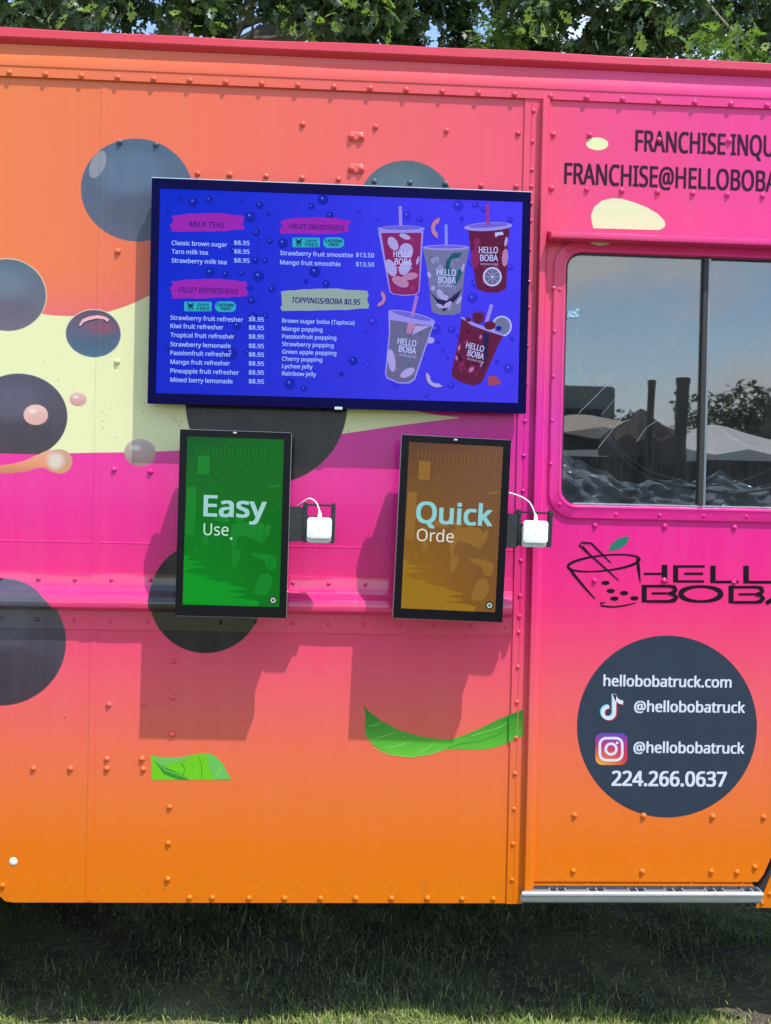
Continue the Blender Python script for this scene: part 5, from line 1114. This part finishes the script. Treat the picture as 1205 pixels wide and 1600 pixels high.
canopy('market_tent', 'low white tent mirrored at the left edge of the cab window', 868, 652, 684, 10.0, 1.5, M_tw)
for m_c, tf in ((M_tw, .12), (M_tt, .2)):                          # sunlight comes through the cloth
    t_ = m_c.node_tree; b_ = t_.nodes['Principled BSDF']; tl_ = t_.nodes.new('ShaderNodeBsdfTranslucent'); tl_.inputs[0].default_value = b_.inputs['Base Color'].default_value; mx_ = t_.nodes.new('ShaderNodeMixShader'); mx_.inputs[0].default_value = tf
    t_.links.new(b_.outputs[0], mx_.inputs[1]); t_.links.new(tl_.outputs[0], mx_.inputs[2]); t_.links.new(mx_.outputs[0], t_.nodes['Material Output'].inputs[0])
M_cloth = mat('added_dark_cloth', (.045, .045, .05), .8, bump=(9, .6), var=.3)
# boxy trailer
a, b_ = mir(868, 612, 16), mir(962, 604, 16); M_tr = mat('grey_trailer_sheet', (.16, .18, .2), .5, var=.1)
tr_root = tag(empty('food_trailer', ((a.x+b_.x)/2, a.y, 0)), 'grey boxy trailer with a dark serving hatch, mirrored at the window left', 'trailer'); hwid = abs(b_.x-a.x)/2
m_ = MB(); m_.box(-hwid, hwid, -2, 0, .5, b_.z, bev=.03); m_.build('body', M_tr, tr_root); m_ = MB(); m_.box(-hwid*.75, hwid*.55, .005, .03, 1.3, b_.z-.4); m_.build('hatch', M_dark, tr_root)
for s in (-.5, .5): m_ = MB(); m_.tube([(s, -.3, .32), (s, -.1, .32)], .32, 18); m_.build('wheel', M_rubber, tr_root)
# posts
for p0, p1, w_, d_, lab in (((1017, 800), (1019, 603), .032, 6.5, 'slim dark post mirrored left of the window divider'), ((1068, 800), (1068, 600), .052, 6.0, 'thick dark wrapped post mirrored beside the window divider')):
    q0, q1 = mir(*p0, d_), mir(*p1, d_); r_ = tag(empty('dark_post', (q1.x, q1.y, 0)), lab, 'post'); m_ = MB(); m_.tube([(0, 0, 0), (.01, 0, q1.z*.5), (-.015, 0, q1.z*.8), (0, 0, q1.z)], [w_*1.3, w_*1.25, w_*.95, w_], 10); m_.build('shaft', M_rubber, r_); m_ = MB(); m_.tube([(0, 0, q1.z), (0, 0, q1.z+.05)], w_*1.15, 10); m_.build('cap', M_black, r_)
# added dark-clothed tables, put across to block the bright mirrored ground
for px0, px1, pt, d_, lab in ((880, 1000, 712, 7.2, 'added dark-clothed table dimming the mirrored ground below the tan tent'), (1008, 1098, 724, 7.0, 'added dark-clothed table dimming the mirrored ground left of the window divider'), (1104, 1290, 718, 7.9, 'long added dark-clothed table dimming the mirrored ground below the white scalloped tent')):
    a, b_ = mir(px0, pt, d_), mir(px1, pt, d_); r_ = tag(empty('added_dark_table', ((a.x+b_.x)/2, a.y, 0)), lab, 'table'); hw_ = abs(b_.x-a.x)/2
    m_ = MB(); n_ = 40; pth = []
    for k in range(n_+1): u = -hw_+2*hw_*k/n_; pth.append((u, .0+.02*math.sin(k*1.9)))
    pth += [(hw_, -.7), (-hw_, -.7)]
    m_.loops([[(x*(1.02), y+(.03 if y > -.5 else -.03), .02) for x, y in pth], [(x, y, a.z-.03) for x, y in pth], [(x*.99, y-.01, a.z) for x, y in pth]]); m_.f.append(tuple(2*len(pth)+i for i in range(len(pth)))); m_.mi.append(0); m_.build('cloth', M_cloth, r_)
    for sx in (-1, 1): p = MB(); p.tube([(sx*hw_*.8, -.35, 0), (sx*hw_*.8, -.35, a.z-.04)], .02, 8); p.build('leg', M_alu, r_)
# far trees
def far_tree(pxc, py_top, dist, w, lab, n_=9):
    c = mir(pxc, py_top, dist); H = c.z; cs = []
    for k in range(n_*3): a = random.uniform(0, 6.28); rr = random.uniform(0, w); z = H*random.uniform(.42, .93); rr *= (1.15-((z/H-.6)/.5)**2); cs.append((c.x+rr*math.cos(a), c.y+rr*math.sin(a), z, w*.34, 90))
    tree('broadleaf_tree', lab, (c.x, c.y, 0), (c.x, c.y, H*.7), .16, cs, .34, 'trees across the field')
far_tree(1196, 592, 26, 2.2, 'tall tree mirrored at the right edge of the cab window'); far_tree(1128, 634, 30, 2.0, 'low round tree mirrored right of the window divider'); far_tree(955, 640, 30, 1.2, 'small tree mirrored behind the tan tent')
far_tree(1290, 610, 28, 2.6, 'tree mirrored beyond the window edge, right of the tall one')
